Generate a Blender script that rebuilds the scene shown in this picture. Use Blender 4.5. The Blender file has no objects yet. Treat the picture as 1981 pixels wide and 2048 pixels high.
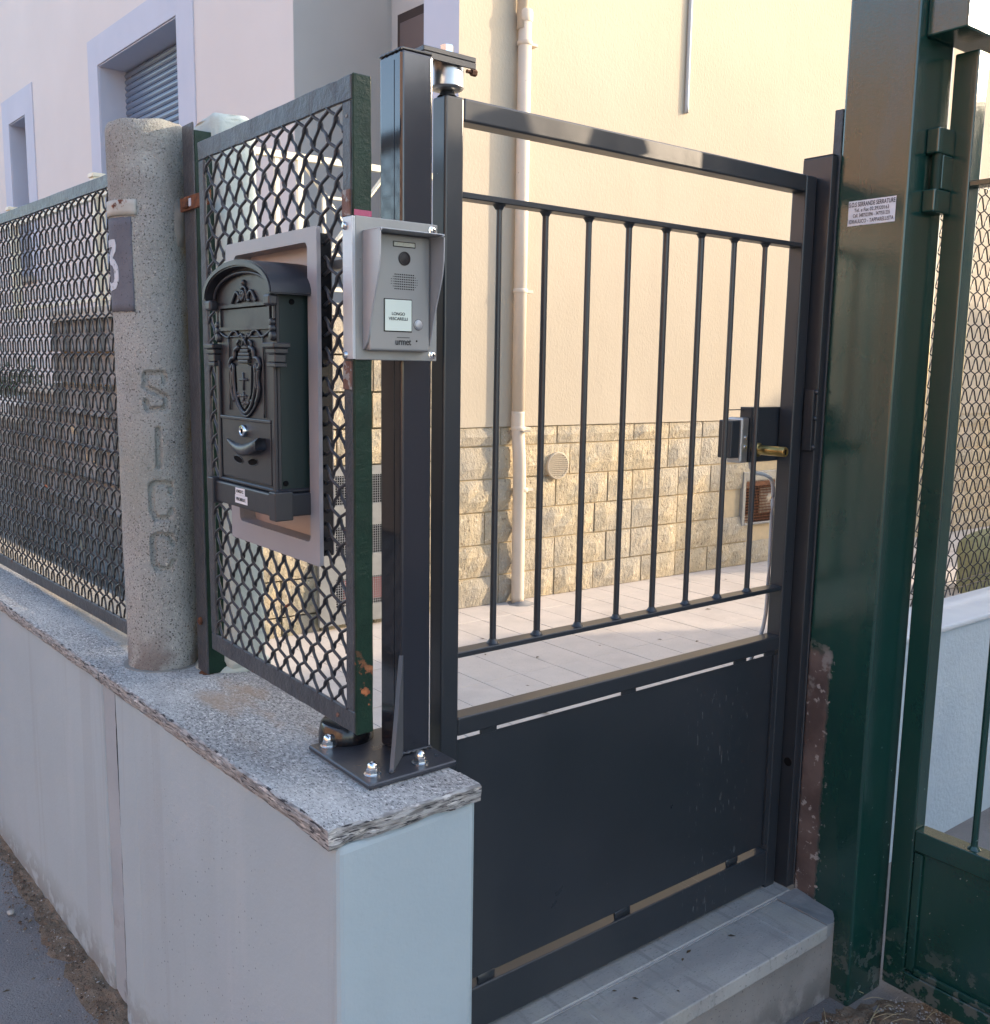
import bpy, bmesh, math, random
from mathutils import Vector, Matrix, noise
PI = math.pi
sc = bpy.context.scene
COL = sc.collection

# ------------------------------------------------------------------ camera
cam_d = bpy.data.cameras.new('camera')
cam = bpy.data.objects.new('camera', cam_d)
COL.objects.link(cam)
pitch, roll, yaw = -0.14732715, -0.01537820, 0.66639438
fw = Vector((math.sin(yaw) * math.cos(pitch), math.cos(yaw) * math.cos(pitch), math.sin(pitch)))
rt = Vector((math.cos(yaw), -math.sin(yaw), 0))
dn = fw.cross(rt)
rt2 = rt * math.cos(roll) + dn * math.sin(roll)
dn2 = -rt * math.sin(roll) + dn * math.cos(roll)
mw = Matrix((rt2, -dn2, -fw)).transposed().to_4x4()
mw.translation = (0, 0, 1.55)
cam.matrix_world = mw
cam_d.sensor_fit = 'HORIZONTAL'
cam_d.sensor_width = 36
cam_d.lens = 36 * 1951.94 / 1981
cam_d.clip_start = 0.05
cam_d.clip_end = 500
sc.camera = cam

# ------------------------------------------------------------------ light
SUN_EL, SUN_AZ = math.radians(18), math.radians(116)      # azimuth clockwise from +Y
S = Vector((math.sin(SUN_AZ) * math.cos(SUN_EL), math.cos(SUN_AZ) * math.cos(SUN_EL), math.sin(SUN_EL)))
world = bpy.data.worlds.new('World')
sc.world = world
world.use_nodes = True
wn = world.node_tree
sky = wn.nodes.new('ShaderNodeTexSky')
sky.sky_type = 'NISHITA'
sky.sun_disc = False
sky.sun_elevation = SUN_EL
sky.sun_rotation = SUN_AZ
sky.air_density = 0.9
sky.dust_density = 1.6
sky.ozone_density = 0.35
bg = wn.nodes['Background']
bg.inputs[1].default_value = 0.15
wn.links.new(sky.outputs[0], bg.inputs[0])
sd = bpy.data.lights.new('sun', 'SUN')
sd.energy = 1.5
sd.angle = math.radians(0.53)
sd.color = (1.0, 0.80, 0.58)
sun = bpy.data.objects.new('sun', sd)
COL.objects.link(sun)
sun.rotation_euler = S.to_track_quat('Z', 'Y').to_euler()
sun.location = (5, -3, 9)
sc.view_settings.view_transform = 'Standard'
sc.view_settings.look = 'None'
sc.view_settings.gamma = 1
sc.view_settings.use_curve_mapping = False
sc.view_settings.exposure = 2.12
sc.cycles.max_bounces = 8
sc.cycles.diffuse_bounces = 4
sc.cycles.glossy_bounces = 4

# ------------------------------------------------------------------ materials
def ramp(nt, src, lo, hi):
    r = nt.nodes.new('ShaderNodeMapRange')
    r.inputs[1].default_value = lo; r.inputs[2].default_value = hi
    r.clamp = True
    nt.links.new(src, r.inputs[0])
    return r.outputs[0]

def coords(nt, stretch=(1, 1, 1)):
    g = nt.nodes.new('ShaderNodeNewGeometry')
    m = nt.nodes.new('ShaderNodeMapping')
    m.inputs['Scale'].default_value = stretch
    nt.links.new(g.outputs['Position'], m.inputs[0])
    return m.outputs[0], g

def noise_tex(nt, vec, scale, detail=5, rough=.55, dist=0):
    n = nt.nodes.new('ShaderNodeTexNoise')
    n.inputs['Scale'].default_value = scale
    n.inputs['Detail'].default_value = detail
    n.inputs['Roughness'].default_value = rough
    n.inputs['Distortion'].default_value = dist
    nt.links.new(vec, n.inputs['Vector'])
    return n.outputs['Fac']

def mixc(nt, fac, a, b):
    m = nt.nodes.new('ShaderNodeMix'); m.data_type = 'RGBA'
    for i, v in ((0, fac), (6, a), (7, b)):
        if isinstance(v, (int, float)): m.inputs[i].default_value = v
        elif isinstance(v, tuple): m.inputs[i].default_value = (*v[:3], 1)
        else: nt.links.new(v, m.inputs[i])
    return m.outputs[2]

def math_n(nt, op, a, b=None):
    m = nt.nodes.new('ShaderNodeMath'); m.operation = op; m.use_clamp = False
    for i, v in ((0, a), (1, b)):
        if v is None: continue
        if isinstance(v, (int, float)): m.inputs[i].default_value = v
        else: nt.links.new(v, m.inputs[i])
    return m.outputs[0]

MATS = {}
def mat(name, c1, c2=None, scale=4, detail=6, thr=(.35, .65), rough=.5, rvar=0, metal=0, spec=.5,
        bump=None, bump2=None, stretch=(1, 1, 1), layers=(), trans=0):
    """bump = (scale, strength, distance); layers = dicts of paint loss, rust, moss ... with a shape of their own"""
    m = bpy.data.materials.new(name); m.use_nodes = True
    nt = m.node_tree; b = nt.nodes['Principled BSDF']
    vec, g = coords(nt, stretch)
    col = tuple(c1)
    if c2:
        col = mixc(nt, ramp(nt, noise_tex(nt, vec, scale, detail), *thr), tuple(c1), tuple(c2))
    r_in = rough
    if rvar:
        nn = noise_tex(nt, vec, scale * 2.3 + 3, 4)
        r_in = math_n(nt, 'ADD', math_n(nt, 'MULTIPLY', nn, rvar * 2), rough - rvar)
    met = metal
    for L in layers:
        lv = vec if 'stretch' not in L else coords(nt, L['stretch'])[0]
        if L.get('vor'):
            v = nt.nodes.new('ShaderNodeTexVoronoi'); v.inputs['Scale'].default_value = L['scale']
            nt.links.new(lv, v.inputs['Vector'])
            f = ramp(nt, v.outputs['Distance'], L['thr'], L['thr'] - L.get('w', .03))
        else:
            f = ramp(nt, noise_tex(nt, lv, L['scale'], L.get('detail', 6), L.get('nr', .6)), L['thr'], L['thr'] + L.get('w', .04))
        for (ax, lo, hi) in L.get('box', ()):
            sep = nt.nodes.new('ShaderNodeSeparateXYZ'); nt.links.new(g.outputs['Position'], sep.inputs[0])
            w = math_n(nt, 'ADD', sep.outputs[ax], math_n(nt, 'MULTIPLY', math_n(nt, 'SUBTRACT', noise_tex(nt, vec, L.get('es', 25), 5), .5), L.get('ej', .05)))
            f = math_n(nt, 'MULTIPLY', f, ramp(nt, w, lo, hi))
        if L.get('amt', 1) != 1: f = math_n(nt, 'MULTIPLY', f, L['amt'])
        c = L['c']
        if L.get('c2'): c = mixc(nt, ramp(nt, noise_tex(nt, vec, L['scale'] * 3, 4), .4, .6), c, L['c2'])
        col = mixc(nt, f, col, c)
        if 'rough' in L:
            mm = nt.nodes.new('ShaderNodeMix'); mm.data_type = 'FLOAT'
            nt.links.new(f, mm.inputs[0])
            if isinstance(r_in, (int, float)): mm.inputs[2].default_value = r_in
            else: nt.links.new(r_in, mm.inputs[2])
            mm.inputs[3].default_value = L['rough']
            r_in = mm.outputs[0]
    def put(sock, v):
        if isinstance(v, (int, float)): b.inputs[sock].default_value = v
        elif isinstance(v, tuple): b.inputs[sock].default_value = (*v[:3], 1)
        else: nt.links.new(v, b.inputs[sock])
    put('Base Color', col); put('Roughness', r_in); put('Metallic', met)
    b.inputs['Specular IOR Level'].default_value = spec
    if trans: b.inputs['Transmission Weight'].default_value = trans
    last = None
    for bp in (bump, bump2):
        if not bp: continue
        bn = nt.nodes.new('ShaderNodeBump')
        bn.inputs['Strength'].default_value = bp[1]; bn.inputs['Distance'].default_value = bp[2]
        bv = vec if len(bp) < 4 else coords(nt, bp[3])[0]
        nt.links.new(noise_tex(nt, bv, bp[0], 6, .6), bn.inputs['Height'])
        if last: nt.links.new(last, bn.inputs['Normal'])
        last = bn.outputs[0]
    if last: nt.links.new(last, b.inputs['Normal'])
    MATS[name] = m
    return m

RUST = dict(c=(.22, .07, .025), c2=(.10, .035, .02), rough=.85)
anthracite = mat('anthracite_paint', (.020, .0245, .030), (.026, .030, .036), 3, rough=.30, rvar=.06, spec=.6, bump=(700, .12, .0006), bump2=(3, .10, .01),
                 layers=[dict(scale=1, thr=.66, w=.015, c=(.30, .30, .30), rough=.8, amt=.55, stretch=(230, 1, 26), box=((0, 1.66, 1.70), (0, 1.92, 1.88), (2, .84, .80)), ej=.01),
                         dict(scale=2.6, thr=.47, w=.25, c=(.045, .047, .050), rough=.55, amt=.4, stretch=(1.5, 1.5, .5)),
                         dict(scale=210, thr=.735, w=.01, c=(.35, .35, .36), rough=.7)])
anthracite_post = mat('anthracite_post_paint', (.018, .020, .027), None, rough=.15, rvar=.03, spec=.85, bump=(60, .10, .001, (1, 1, .04)), bump2=(500, .05, .0005))
old_grey = mat('old_grey_paint', (.038, .044, .053), (.055, .062, .072), 14, rough=.42, rvar=.08, spec=.5, bump=(45, .9, .0035), bump2=(200, .6, .0018),
               layers=[dict(scale=33, thr=.70, w=.02, **RUST), dict(scale=70, thr=.70, w=.02, c=(.012, .012, .014), rough=.5)])
wire_grey = mat('old_grey_wire_paint', (.018, .020, .025), (.042, .047, .057), 9, rough=.45, rvar=.1, bump=(160, .5, .0012),
                layers=[dict(scale=21, thr=.66, w=.04, **RUST)])
wire_fine = mat('dark_wire_paint', (.010, .011, .014), (.018, .019, .023), 9, rough=.4, bump=(160, .4, .001),
                layers=[dict(scale=15, thr=.69, w=.04, **RUST)])
green = mat('old_green_gloss_paint', (.006, .040, .032), (.009, .050, .040), 3, rough=.13, rvar=.05, spec=.95, bump=(30, .22, .002, (1, 1, .25)), bump2=(190, .28, .0011),
            layers=[dict(scale=230, thr=.73, w=.02, c=(.20, .24, .22), rough=.6),
                    dict(scale=7, thr=.52, w=.12, c=(.020, .048, .040), rough=.30, amt=.6, stretch=(1, 1, .25)),
                    dict(scale=3, thr=.0, w=.01, c=(.12, .085, .075), c2=(.06, .038, .034), rough=.8, box=((0, 2.16, 2.155), (1, 1.296, 1.305), (2, .88, .86), (2, .15, .18)), ej=.02, es=40),
                    dict(scale=48, thr=.60, w=.015, c=(.30, .285, .27), rough=.9, box=((1, 1.285, 1.295), (2, .88, .84)), ej=.02), dict(scale=14, thr=.50, w=.05, c=(.20, .19, .18), rough=.9, box=((1, 1.29, 1.30), (2, .72, .80), (2, .90, .86)), ej=.03),
                    dict(scale=24, thr=.52, w=.06, c=(.115, .125, .12), rough=.8, box=((2, .20, .05),), amt=.6), dict(scale=75, thr=.68, w=.02, c=(.16, .17, .165), rough=.8, box=((2, .75, .3),), ej=.2)])
green_dull = mat('green_peeling_paint', (.004, .020, .012), (.007, .030, .019), 20, rough=.42, rvar=.1, spec=.28, bump=(140, .6, .002), bump2=(420, .4, .001),
                 layers=[dict(scale=300, thr=.71, w=.015, c=(.25, .32, .27), rough=.7),
                         dict(scale=24, thr=.63, w=.03, c=(.42, .15, .06), c2=(.2, .06, .03), rough=.85, box=((2, 1.13, 1.02),))])
plaster_cream = mat('cream_render', (.475, .415, .325), (.45, .39, .30), 1.3, 5, rough=.93, spec=.15, bump=(75, .55, .004, (1, 1, .6)), bump2=(6, .30, .006),
                    layers=[dict(scale=.9, thr=.50, w=.3, c=(.43, .375, .295), amt=.5), dict(scale=2.2, thr=.56, w=.12, c=(.43, .37, .29), amt=.35, stretch=(3, 3, .25))])
plaster_shade = mat('cream_render_in_shade', (.71, .66, .63), (.68, .63, .60), 1.1, 5, rough=.93, spec=.15, bump=(120, .22, .002), bump2=(9, .1, .004))  # same render as the cream side, its shaded look put into the colour
plaster_trim = mat('pale_blue_grey_trim', (.56, .58, .66), (.53, .55, .63), 2, rough=.85, spec=.2, bump=(160, .12, .001))
plaster_porch = mat('porch_grey_render', (.54, .55, .54), (.58, .585, .57), 1.5, rough=.9, spec=.2, bump=(90, .15, .002))
wall_paint = mat('pale_grey_wall_paint', (.375, .445, .475), (.345, .41, .44), 2.2, 5, rough=.75, rvar=.06, spec=.3, bump=(7, .30, .008), bump2=(120, .40, .0016),
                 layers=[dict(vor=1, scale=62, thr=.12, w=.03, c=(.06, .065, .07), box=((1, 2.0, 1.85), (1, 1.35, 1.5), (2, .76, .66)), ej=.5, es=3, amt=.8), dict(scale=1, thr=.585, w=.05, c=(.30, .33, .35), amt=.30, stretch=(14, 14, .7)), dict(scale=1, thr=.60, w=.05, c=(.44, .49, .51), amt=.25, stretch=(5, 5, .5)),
                         dict(scale=3.2, thr=.54, w=.2, c=(.31, .34, .36), amt=.25, stretch=(2.5, 2.5, .35)),
                         dict(scale=1.5, thr=.52, w=.15, c=(.41, .45, .495), amt=.5),
                         dict(scale=18, thr=.42, w=.1, c=(.16, .155, .14), amt=.6, box=((2, .17, .07),), ej=.12, es=9)])
wall_paint2 = mat('pale_wall_paint_rough', (.34, .40, .42), (.31, .37, .39), 4, rough=.85, spec=.2, bump=(34, .35, .004), bump2=(140, .6, .0025),
                  layers=[dict(scale=5, thr=.54, w=.1, c=(.29, .34, .355), amt=.6), dict(scale=170, thr=.735, w=.02, c=(.10, .11, .11)), dict(scale=18, thr=.45, w=.1, c=(.42, .43, .42), amt=.5, box=((2, .80, .83),), ej=.03)])
wall_seam = mat('grey_wall_patching_mortar', (.30, .335, .36), (.34, .375, .40), 5, rough=.85, bump=(60, .4, .003),
                layers=[dict(scale=10, thr=.5, w=.1, c=(.13, .13, .12), amt=.7, box=((2, .3, .15),))])
white_wall = mat('white_rough_render', (.55, .62, .66), (.48, .55, .60), 3, rough=.9, spec=.15, bump=(60, .8, .006), bump2=(200, .5, .002))
white_cap = mat('white_trowelled_mortar', (.66, .68, .69), (.60, .62, .64), 6, rough=.85, spec=.2, bump=(20, .4, .004))
granite = mat('grey_gneiss', (.43, .425, .41), (.26, .26, .255), 170, 7, (.42, .58), rough=.72, spec=.35, stretch=(1, .45, 1.6), bump=(240, .8, .0022), bump2=(22, .25, .003),
              layers=[dict(scale=230, thr=.56, w=.05, c=(.065, .065, .07), stretch=(1, .45, 2)),
                      dict(scale=190, thr=.58, w=.05, c=(.70, .69, .66), stretch=(1.3, .6, 2)),
                      dict(scale=6, thr=.48, w=.18, c=(.70, .69, .65), amt=.45), dict(scale=5.5, thr=.50, w=.12, c=(.17, .17, .175), amt=.5), dict(scale=380, thr=.60, w=.04, c=(.03, .03, .035)),
                      dict(scale=8, thr=.50, w=.14, c=(.34, .245, .165), amt=.7, box=((1, 1.45, 1.55), (1, 2.1, 2.0), (0, .68, .72))),
                      dict(scale=2, thr=.0, w=.01, c=(.52, .42, .28), amt=.55, box=((0, .70, .715), (1, 2.2, 2.35)), ej=.03, es=18)])
granite_edge = mat('split_gneiss_edge', (.42, .41, .39), (.20, .195, .19), 70, 7, (.4, .6), rough=.85, stretch=(.5, .5, 3.4), bump=(75, 1, .006, (.5, .5, 2.5)), bump2=(220, .6, .002),
                   layers=[dict(scale=90, thr=.56, w=.05, c=(.035, .035, .04), stretch=(.4, .4, 3)), dict(scale=60, thr=.60, w=.05, c=(.62, .59, .55), stretch=(.5, .5, 3))])
concrete = mat('weathered_concrete', (.36, .365, .345), (.47, .475, .45), 9, 7, (.35, .65), rough=.95, spec=.15, bump=(190, 1, .006), bump2=(520, .9, .002),
               layers=[dict(scale=250, thr=.565, w=.06, c=(.085, .083, .075)), dict(scale=230, thr=.585, w=.07, c=(.64, .63, .57)),
                       dict(scale=4, thr=.50, w=.15, c=(.40, .42, .37), amt=.5),
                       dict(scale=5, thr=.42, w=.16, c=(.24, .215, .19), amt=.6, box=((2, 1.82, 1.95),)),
                       dict(scale=11, thr=.52, w=.1, c=(.36, .25, .09), amt=.6, box=((0, .785, .81),), ej=.02),
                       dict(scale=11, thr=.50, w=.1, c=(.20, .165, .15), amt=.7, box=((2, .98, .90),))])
conc_mortar = mat('smooth_old_mortar', (.30, .29, .26), (.24, .235, .215), 12, rough=.9, bump=(60, .6, .004))
pale_green = mat('pale_green_limewash', (.50, .56, .53), (.44, .50, .46), 12, rough=.9, bump=(50, .7, .004))
steel = mat('bare_galvanised_steel', (.42, .43, .44), (.50, .50, .51), 30, rough=.33, rvar=.08, metal=.85, bump=(300, .15, .0005))
steel_dull = mat('dull_grey_steel', (.25, .255, .25), (.29, .295, .29), 20, rough=.42, rvar=.05, metal=.35, bump=(400, .2, .0006),
                 layers=[dict(scale=70, thr=.72, w=.02, c=(.07, .06, .055), rough=.8)])
steel_raw = mat('brushed_aluminium_angle', (.55, .58, .62), (.50, .52, .55), 8, rough=.45, metal=.6, stretch=(1, 1, 1), bump=(150, .5, .0006, (.1, .1, 2.5)))
chrome = mat('chrome', (.78, .79, .81), None, rough=.10, metal=1)
zinc = mat('zinc_plated', (.62, .64, .66), (.55, .56, .58), 60, rough=.22, metal=.95)
brass = mat('brass', (.50, .36, .14), (.42, .29, .10), 40, rough=.30, metal=.95)
plate_dark = mat('base_plate_paint', (.030, .033, .042), (.045, .048, .056), 12, rough=.30, rvar=.08, spec=.6, bump=(120, .2, .001),
                 layers=[dict(scale=14, thr=.60, w=.1, c=(.16, .12, .085), rough=.7, amt=.6), dict(scale=180, thr=.70, w=.02, c=(.4, .4, .4))])
intercom_case = mat('intercom_grey_metal', (.26, .265, .265), None, rough=.42, metal=.35, spec=.4, bump=(900, .06, .0003))
intercom_hood = mat('intercom_hood_metal', (.36, .37, .39), None, rough=.36, metal=.35, bump=(700, .06, .0003))
black_plastic = mat('black_plastic', (.012, .012, .014), None, rough=.2, spec=.6)
lens_glass = mat('dark_lens', (.016, .012, .014), None, rough=.45, spec=.4)
label_card = mat('name_card', (.60, .68, .62), None, rough=.3, spec=.6)
lamp_clear = mat('clear_led_cover', (.42, .42, .36), (.52, .52, .44), 300, rough=.2, spec=.6)
paper = mat('white_paper', (.72, .72, .74), (.66, .66, .69), 60, rough=.6, bump=(90, .3, .0008))
ink = mat('black_ink', (.012, .012, .014), None, rough=.5)
mail_mat = mat('cast_charcoal_enamel', (.020, .021, .027), (.025, .026, .032), 9, rough=.42, rvar=.05, spec=.5, bump=(260, .2, .0006),
               layers=[dict(scale=14, thr=.58, w=.12, c=(.034, .035, .038), rough=.6, amt=.7)])
mail_side = mat('cast_dark_green_side', (.005, .016, .016), (.006, .019, .018), 9, rough=.5, bump=(500, .1, .0004), layers=[dict(scale=300, thr=.76, w=.01, c=(.3, .3, .3))])
tray_mat = mat('lilac_grey_enamel', (.31, .30, .315), (.29, .28, .295), 8, rough=.4, bump=(300, .1, .0004))
tray_in = mat('pinkish_grey_enamel', (.40, .34, .32), (.37, .31, .30), 8, rough=.45)
pink_tape = mat('magenta_primer_edge', (.38, .07, .14), None, rough=.6, bump=(120, .5, .001))
bare_rust = mat('flaking_rusted_steel', (.20, .12, .10), (.12, .055, .035), 40, rough=.8, bump=(90, .8, .002),
                layers=[dict(scale=50, thr=.55, w=.04, c=(.26, .26, .25), rough=.6)])
rust_mat = mat('orange_rust', (.20, .075, .028), (.07, .03, .018), 60, rough=.9, bump=(140, .8, .002))
rail_cream = mat('cream_rail_paint', (.78, .72, .56), None, rough=.45, spec=.4)
shutter_mat = mat('blue_grey_shutter', (.12, .17, .26), (.14, .19, .28), 3, rough=.3, spec=.5)
door_brown = mat('brown_door', (.055, .038, .034), None, rough=.4)
door_panel = mat('taupe_door_panel', (.16, .13, .125), None, rough=.5)
dark_in = mat('dark_void', (.008, .008, .009), None, rough=.9, spec=.05)
pipe_mat = mat('pink_cream_pipe_paint', (.62, .53, .43), (.57, .49, .39), 5, rough=.55, spec=.3, bump=(70, .15, .002),
               layers=[dict(scale=60, thr=.70, w=.02, c=(.25, .2, .17))])
conduit = mat('grey_conduit', (.40, .42, .44), None, rough=.5)
block_m = mat('split_face_stone_block', (.52, .43, .29), (.43, .37, .265), 9, 7, (.35, .62), rough=.95, spec=.15, bump=(48, .9, .014, (1, 1, .6)), bump2=(150, .9, .005),
              layers=[dict(scale=66, thr=.59, w=.06, c=(.24, .19, .13), stretch=(1, 1, .55)), dict(scale=70, thr=.60, w=.05, c=(.66, .58, .44), stretch=(1, 1, .55)),
                      dict(scale=1.6, thr=.47, w=.14, c=(.36, .345, .31), amt=.5),
                      dict(scale=7, thr=.46, w=.12, c=(.16, .165, .11), amt=.7, box=((2, .62, .30), (0, 3.1, 2.4)))])
block_shade = mat('stone_block_in_shade', (.30, .29, .27), (.24, .235, .225), 6, 7, (.35, .62), rough=.95, spec=.15, bump=(60, .9, .006),  # the landing's stone blocks again, greyed for the side in shade
                 layers=[dict(scale=60, thr=.6, w=.05, c=(.13, .125, .115)), dict(scale=3, thr=.5, w=.12, c=(.16, .17, .15), amt=.6, box=((2, 1.0, .4),))])
mortar_tan = mat('tan_mortar', (.55, .44, .28), (.48, .39, .26), 20, rough=.95, spec=.1, bump=(160, .4, .002))
slab_stone = mat('cream_stone_slab', (.48, .45, .38), (.36, .34, .29), 30, rough=.85, bump=(60, .6, .003))
tile_m = mat('stoneware_paving', (.54, .49, .45), (.49, .45, .415), 7, 6, (.35, .65), rough=.72, spec=.35, bump=(240, .35, .0012), bump2=(40, .2, .002),
             layers=[dict(scale=130, thr=.60, w=.05, c=(.32, .30, .28), amt=.6), dict(scale=3, thr=.52, w=.15, c=(.40, .36, .33), amt=.5)])
grout = mat('grey_grout', (.20, .185, .17), None, rough=.95)
step_m = mat('grey_stone_step', (.35, .345, .33), (.28, .275, .265), 6, 7, rough=.75, spec=.35, stretch=(1, 3, 1), bump=(110, .6, .002),
             layers=[dict(scale=110, thr=.60, w=.04, c=(.15, .15, .145), amt=.7), dict(scale=1, thr=.56, w=.06, c=(.22, .22, .21), amt=.6, stretch=(40, 5, 5)), dict(scale=5, thr=.52, w=.12, c=(.36, .35, .31), amt=.5, stretch=(2, .6, 1)), dict(scale=220, thr=.66, w=.03, c=(.45, .45, .44), amt=.6)])
step_side = mat('grey_step_riser', (.27, .25, .235), (.20, .19, .18), 6, 7, rough=.9, bump=(60, .5, .004),
                layers=[dict(scale=190, thr=.65, w=.03, c=(.05, .05, .05)), dict(scale=12, thr=.45, w=.1, c=(.09, .085, .08), amt=.6, box=((2, .10, .02),))])
asphalt = mat('grey_asphalt', (.21, .195, .19), (.265, .25, .24), 3, 6, rough=.9, spec=.3, bump=(190, 1, .007), bump2=(30, .35, .006),
              layers=[dict(scale=420, thr=.64, w=.04, c=(.30, .30, .31)), dict(scale=380, thr=.62, w=.04, c=(.03, .03, .032), stretch=(1.1, 1, 1)), dict(scale=5, thr=.58, w=.08, c=(.27, .255, .25), amt=.7)])
soil_m = mat('brown_soil', (.19, .135, .095), (.27, .205, .15), 30, 7, rough=.98, spec=.05, bump=(140, 1, .008),
             layers=[dict(scale=260, thr=.60, w=.04, c=(.03, .02, .015)), dict(scale=300, thr=.63, w=.04, c=(.32, .29, .25))])
crumb_m = mat('grit_crumbs', (.22, .17, .12), (.06, .04, .03), 90, rough=.95)
crumb_l = mat('pale_grit', (.48, .46, .43), (.30, .27, .23), 90, rough=.9)
straw_m = mat('dry_straw', (.42, .34, .20), None, rough=.8)
conc_pad = mat('pale_concrete_pad', (.25, .25, .25), (.20, .20, .20), 12, rough=.9, bump=(80, .6, .003))
olive = mat('olive_tarpaulin', (.27, .28, .15), (.21, .22, .12), 14, rough=.8, bump=(30, .6, .01))
leaf_m = mat('dark_plant_leaves', (.025, .06, .02), (.05, .09, .03), 20, rough=.6)
white_plastic = mat('white_planter_plastic', (.70, .72, .74), None, rough=.4)
red_plastic = mat('red_gas_meter', (.45, .10, .09), None, rough=.5)
opp_wall = mat('terracotta_render', (.50, .31, .21), (.46, .28, .19), 1, rough=.9)
opp_dark = mat('shadowy_window_glass', (.03, .035, .04), None, rough=.15)
roof_t = mat('roof_tiles', (.22, .09, .06), (.16, .07, .05), 3, rough=.9, bump=(12, .8, .03))
garage_m = mat('grey_garage_render', (.36, .35, .34), (.32, .31, .30), 1, rough=.9)
foliage = mat('hedge_foliage', (.035, .07, .025), (.06, .10, .035), 9, rough=.8)

# ------------------------------------------------------------------ helpers
def tag(o, label=None, cat=None, group=None, kind=None):
    if label: o['label'] = label
    if cat: o['category'] = cat
    if group: o['group'] = group
    if kind: o['kind'] = kind
    return o

def obj(name, bm, m, parent=None, smooth=False, **kw):
    me = bpy.data.meshes.new(name)
    bm.normal_update()
    bm.to_mesh(me); bm.free()
    ms = m if isinstance(m, (list, tuple)) else [m]
    for x in ms: me.materials.append(x)
    if smooth:
        for p in me.polygons: p.use_smooth = True
    elif any(p.use_smooth for p in me.polygons):
        me.set_sharp_from_angle(angle=.7)
    o = bpy.data.objects.new(name, me)
    COL.objects.link(o)
    if parent:
        o.parent = parent
        o.matrix_parent_inverse = parent.matrix_world.inverted()
    return tag(o, **kw)

def thing(name, loc, label, cat, group=None):
    o = bpy.data.objects.new(name, None); COL.objects.link(o)
    o.empty_display_size = .1
    o.location = loc
    o.matrix_world = Matrix.Translation(loc)
    return tag(o, label, cat, group)

def raw(name, verts, faces, m, parent=None, smooth=False, **kw):
    me = bpy.data.meshes.new(name)
    me.from_pydata([tuple(v) for v in verts], [], faces)
    me.update()
    for x in (m if isinstance(m, (list, tuple)) else [m]): me.materials.append(x)
    if smooth:
        for p in me.polygons: p.use_smooth = True
    o = bpy.data.objects.new(name, me); COL.objects.link(o)
    if parent:
        o.parent = parent
        o.matrix_parent_inverse = parent.matrix_world.inverted()
    return tag(o, **kw)

class Frame:
    """s along the wall, o outwards towards the viewer, z up"""
    def __init__(f, O, u, n): f.O = Vector((*O, 0)); f.u = Vector((*u, 0)).normalized(); f.n = Vector((*n, 0)).normalized()
    def p(f, s, o, z): return f.O + f.u * s + f.n * o + Vector((0, 0, z))
WORLD = Frame((0, 0), (1, 0), (0, 1))

def box(bm, x0, x1, y0, y1, z0, z1, bev=0, fr=None, seg=1, mi=0):
    fr = fr or WORLD
    vs = [bm.verts.new(fr.p(x, y, z)) for z in (z0, z1) for y in (y0, y1) for x in (x0, x1)]
    fs = []
    for q in ((0, 2, 3, 1), (4, 5, 7, 6), (0, 1, 5, 4), (2, 6, 7, 3), (0, 4, 6, 2), (1, 3, 7, 5)):
        f = bm.faces.new([vs[i] for i in q]); f.material_index = mi; fs.append(f)
    bmesh.ops.recalc_face_normals(bm, faces=fs)
    if bev:
        es = list({e for f in fs for e in f.edges})
        bmesh.ops.bevel(bm, geom=es, offset=bev, segments=seg, affect='EDGES', profile=.5)
    return bm

def cyl(bm, c0, c1, r0, r1=None, n=20, cap=True, mi=0, smooth=False):
    c0, c1 = Vector(c0), Vector(c1); r1 = r0 if r1 is None else r1
    ax = (c1 - c0).normalized()
    a = ax.orthogonal().normalized(); b = ax.cross(a)
    A = [bm.verts.new(c0 + (a * math.cos(2 * PI * i / n) + b * math.sin(2 * PI * i / n)) * r0) for i in range(n)]
    B = [bm.verts.new(c1 + (a * math.cos(2 * PI * i / n) + b * math.sin(2 * PI * i / n)) * r1) for i in range(n)]
    for i in range(n):
        f = bm.faces.new((A[i], A[(i + 1) % n], B[(i + 1) % n], B[i])); f.material_index = mi; f.smooth = smooth or n > 8
    if cap:
        bm.faces.new(list(reversed(A))).material_index = mi; bm.faces.new(B).material_index = mi
    return bm

def lathe(bm, c, prof, n=20, axis=(0, 0, 1)):
    """prof = [(r, h)] along the axis from c"""
    ax = Vector(axis).normalized(); a = ax.orthogonal().normalized(); b = ax.cross(a); c = Vector(c)
    rings = []
    for r, h in prof:
        rings.append([bm.verts.new(c + ax * h + (a * math.cos(2 * PI * i / n) + b * math.sin(2 * PI * i / n)) * r) for i in range(n)])
    for k in range(len(rings) - 1):
        for i in range(n):
            f = bm.faces.new((rings[k][i], rings[k][(i + 1) % n], rings[k + 1][(i + 1) % n], rings[k + 1][i])); f.smooth = True
    bm.faces.new(list(reversed(rings[0]))); bm.faces.new(rings[-1])
    return bm

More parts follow.
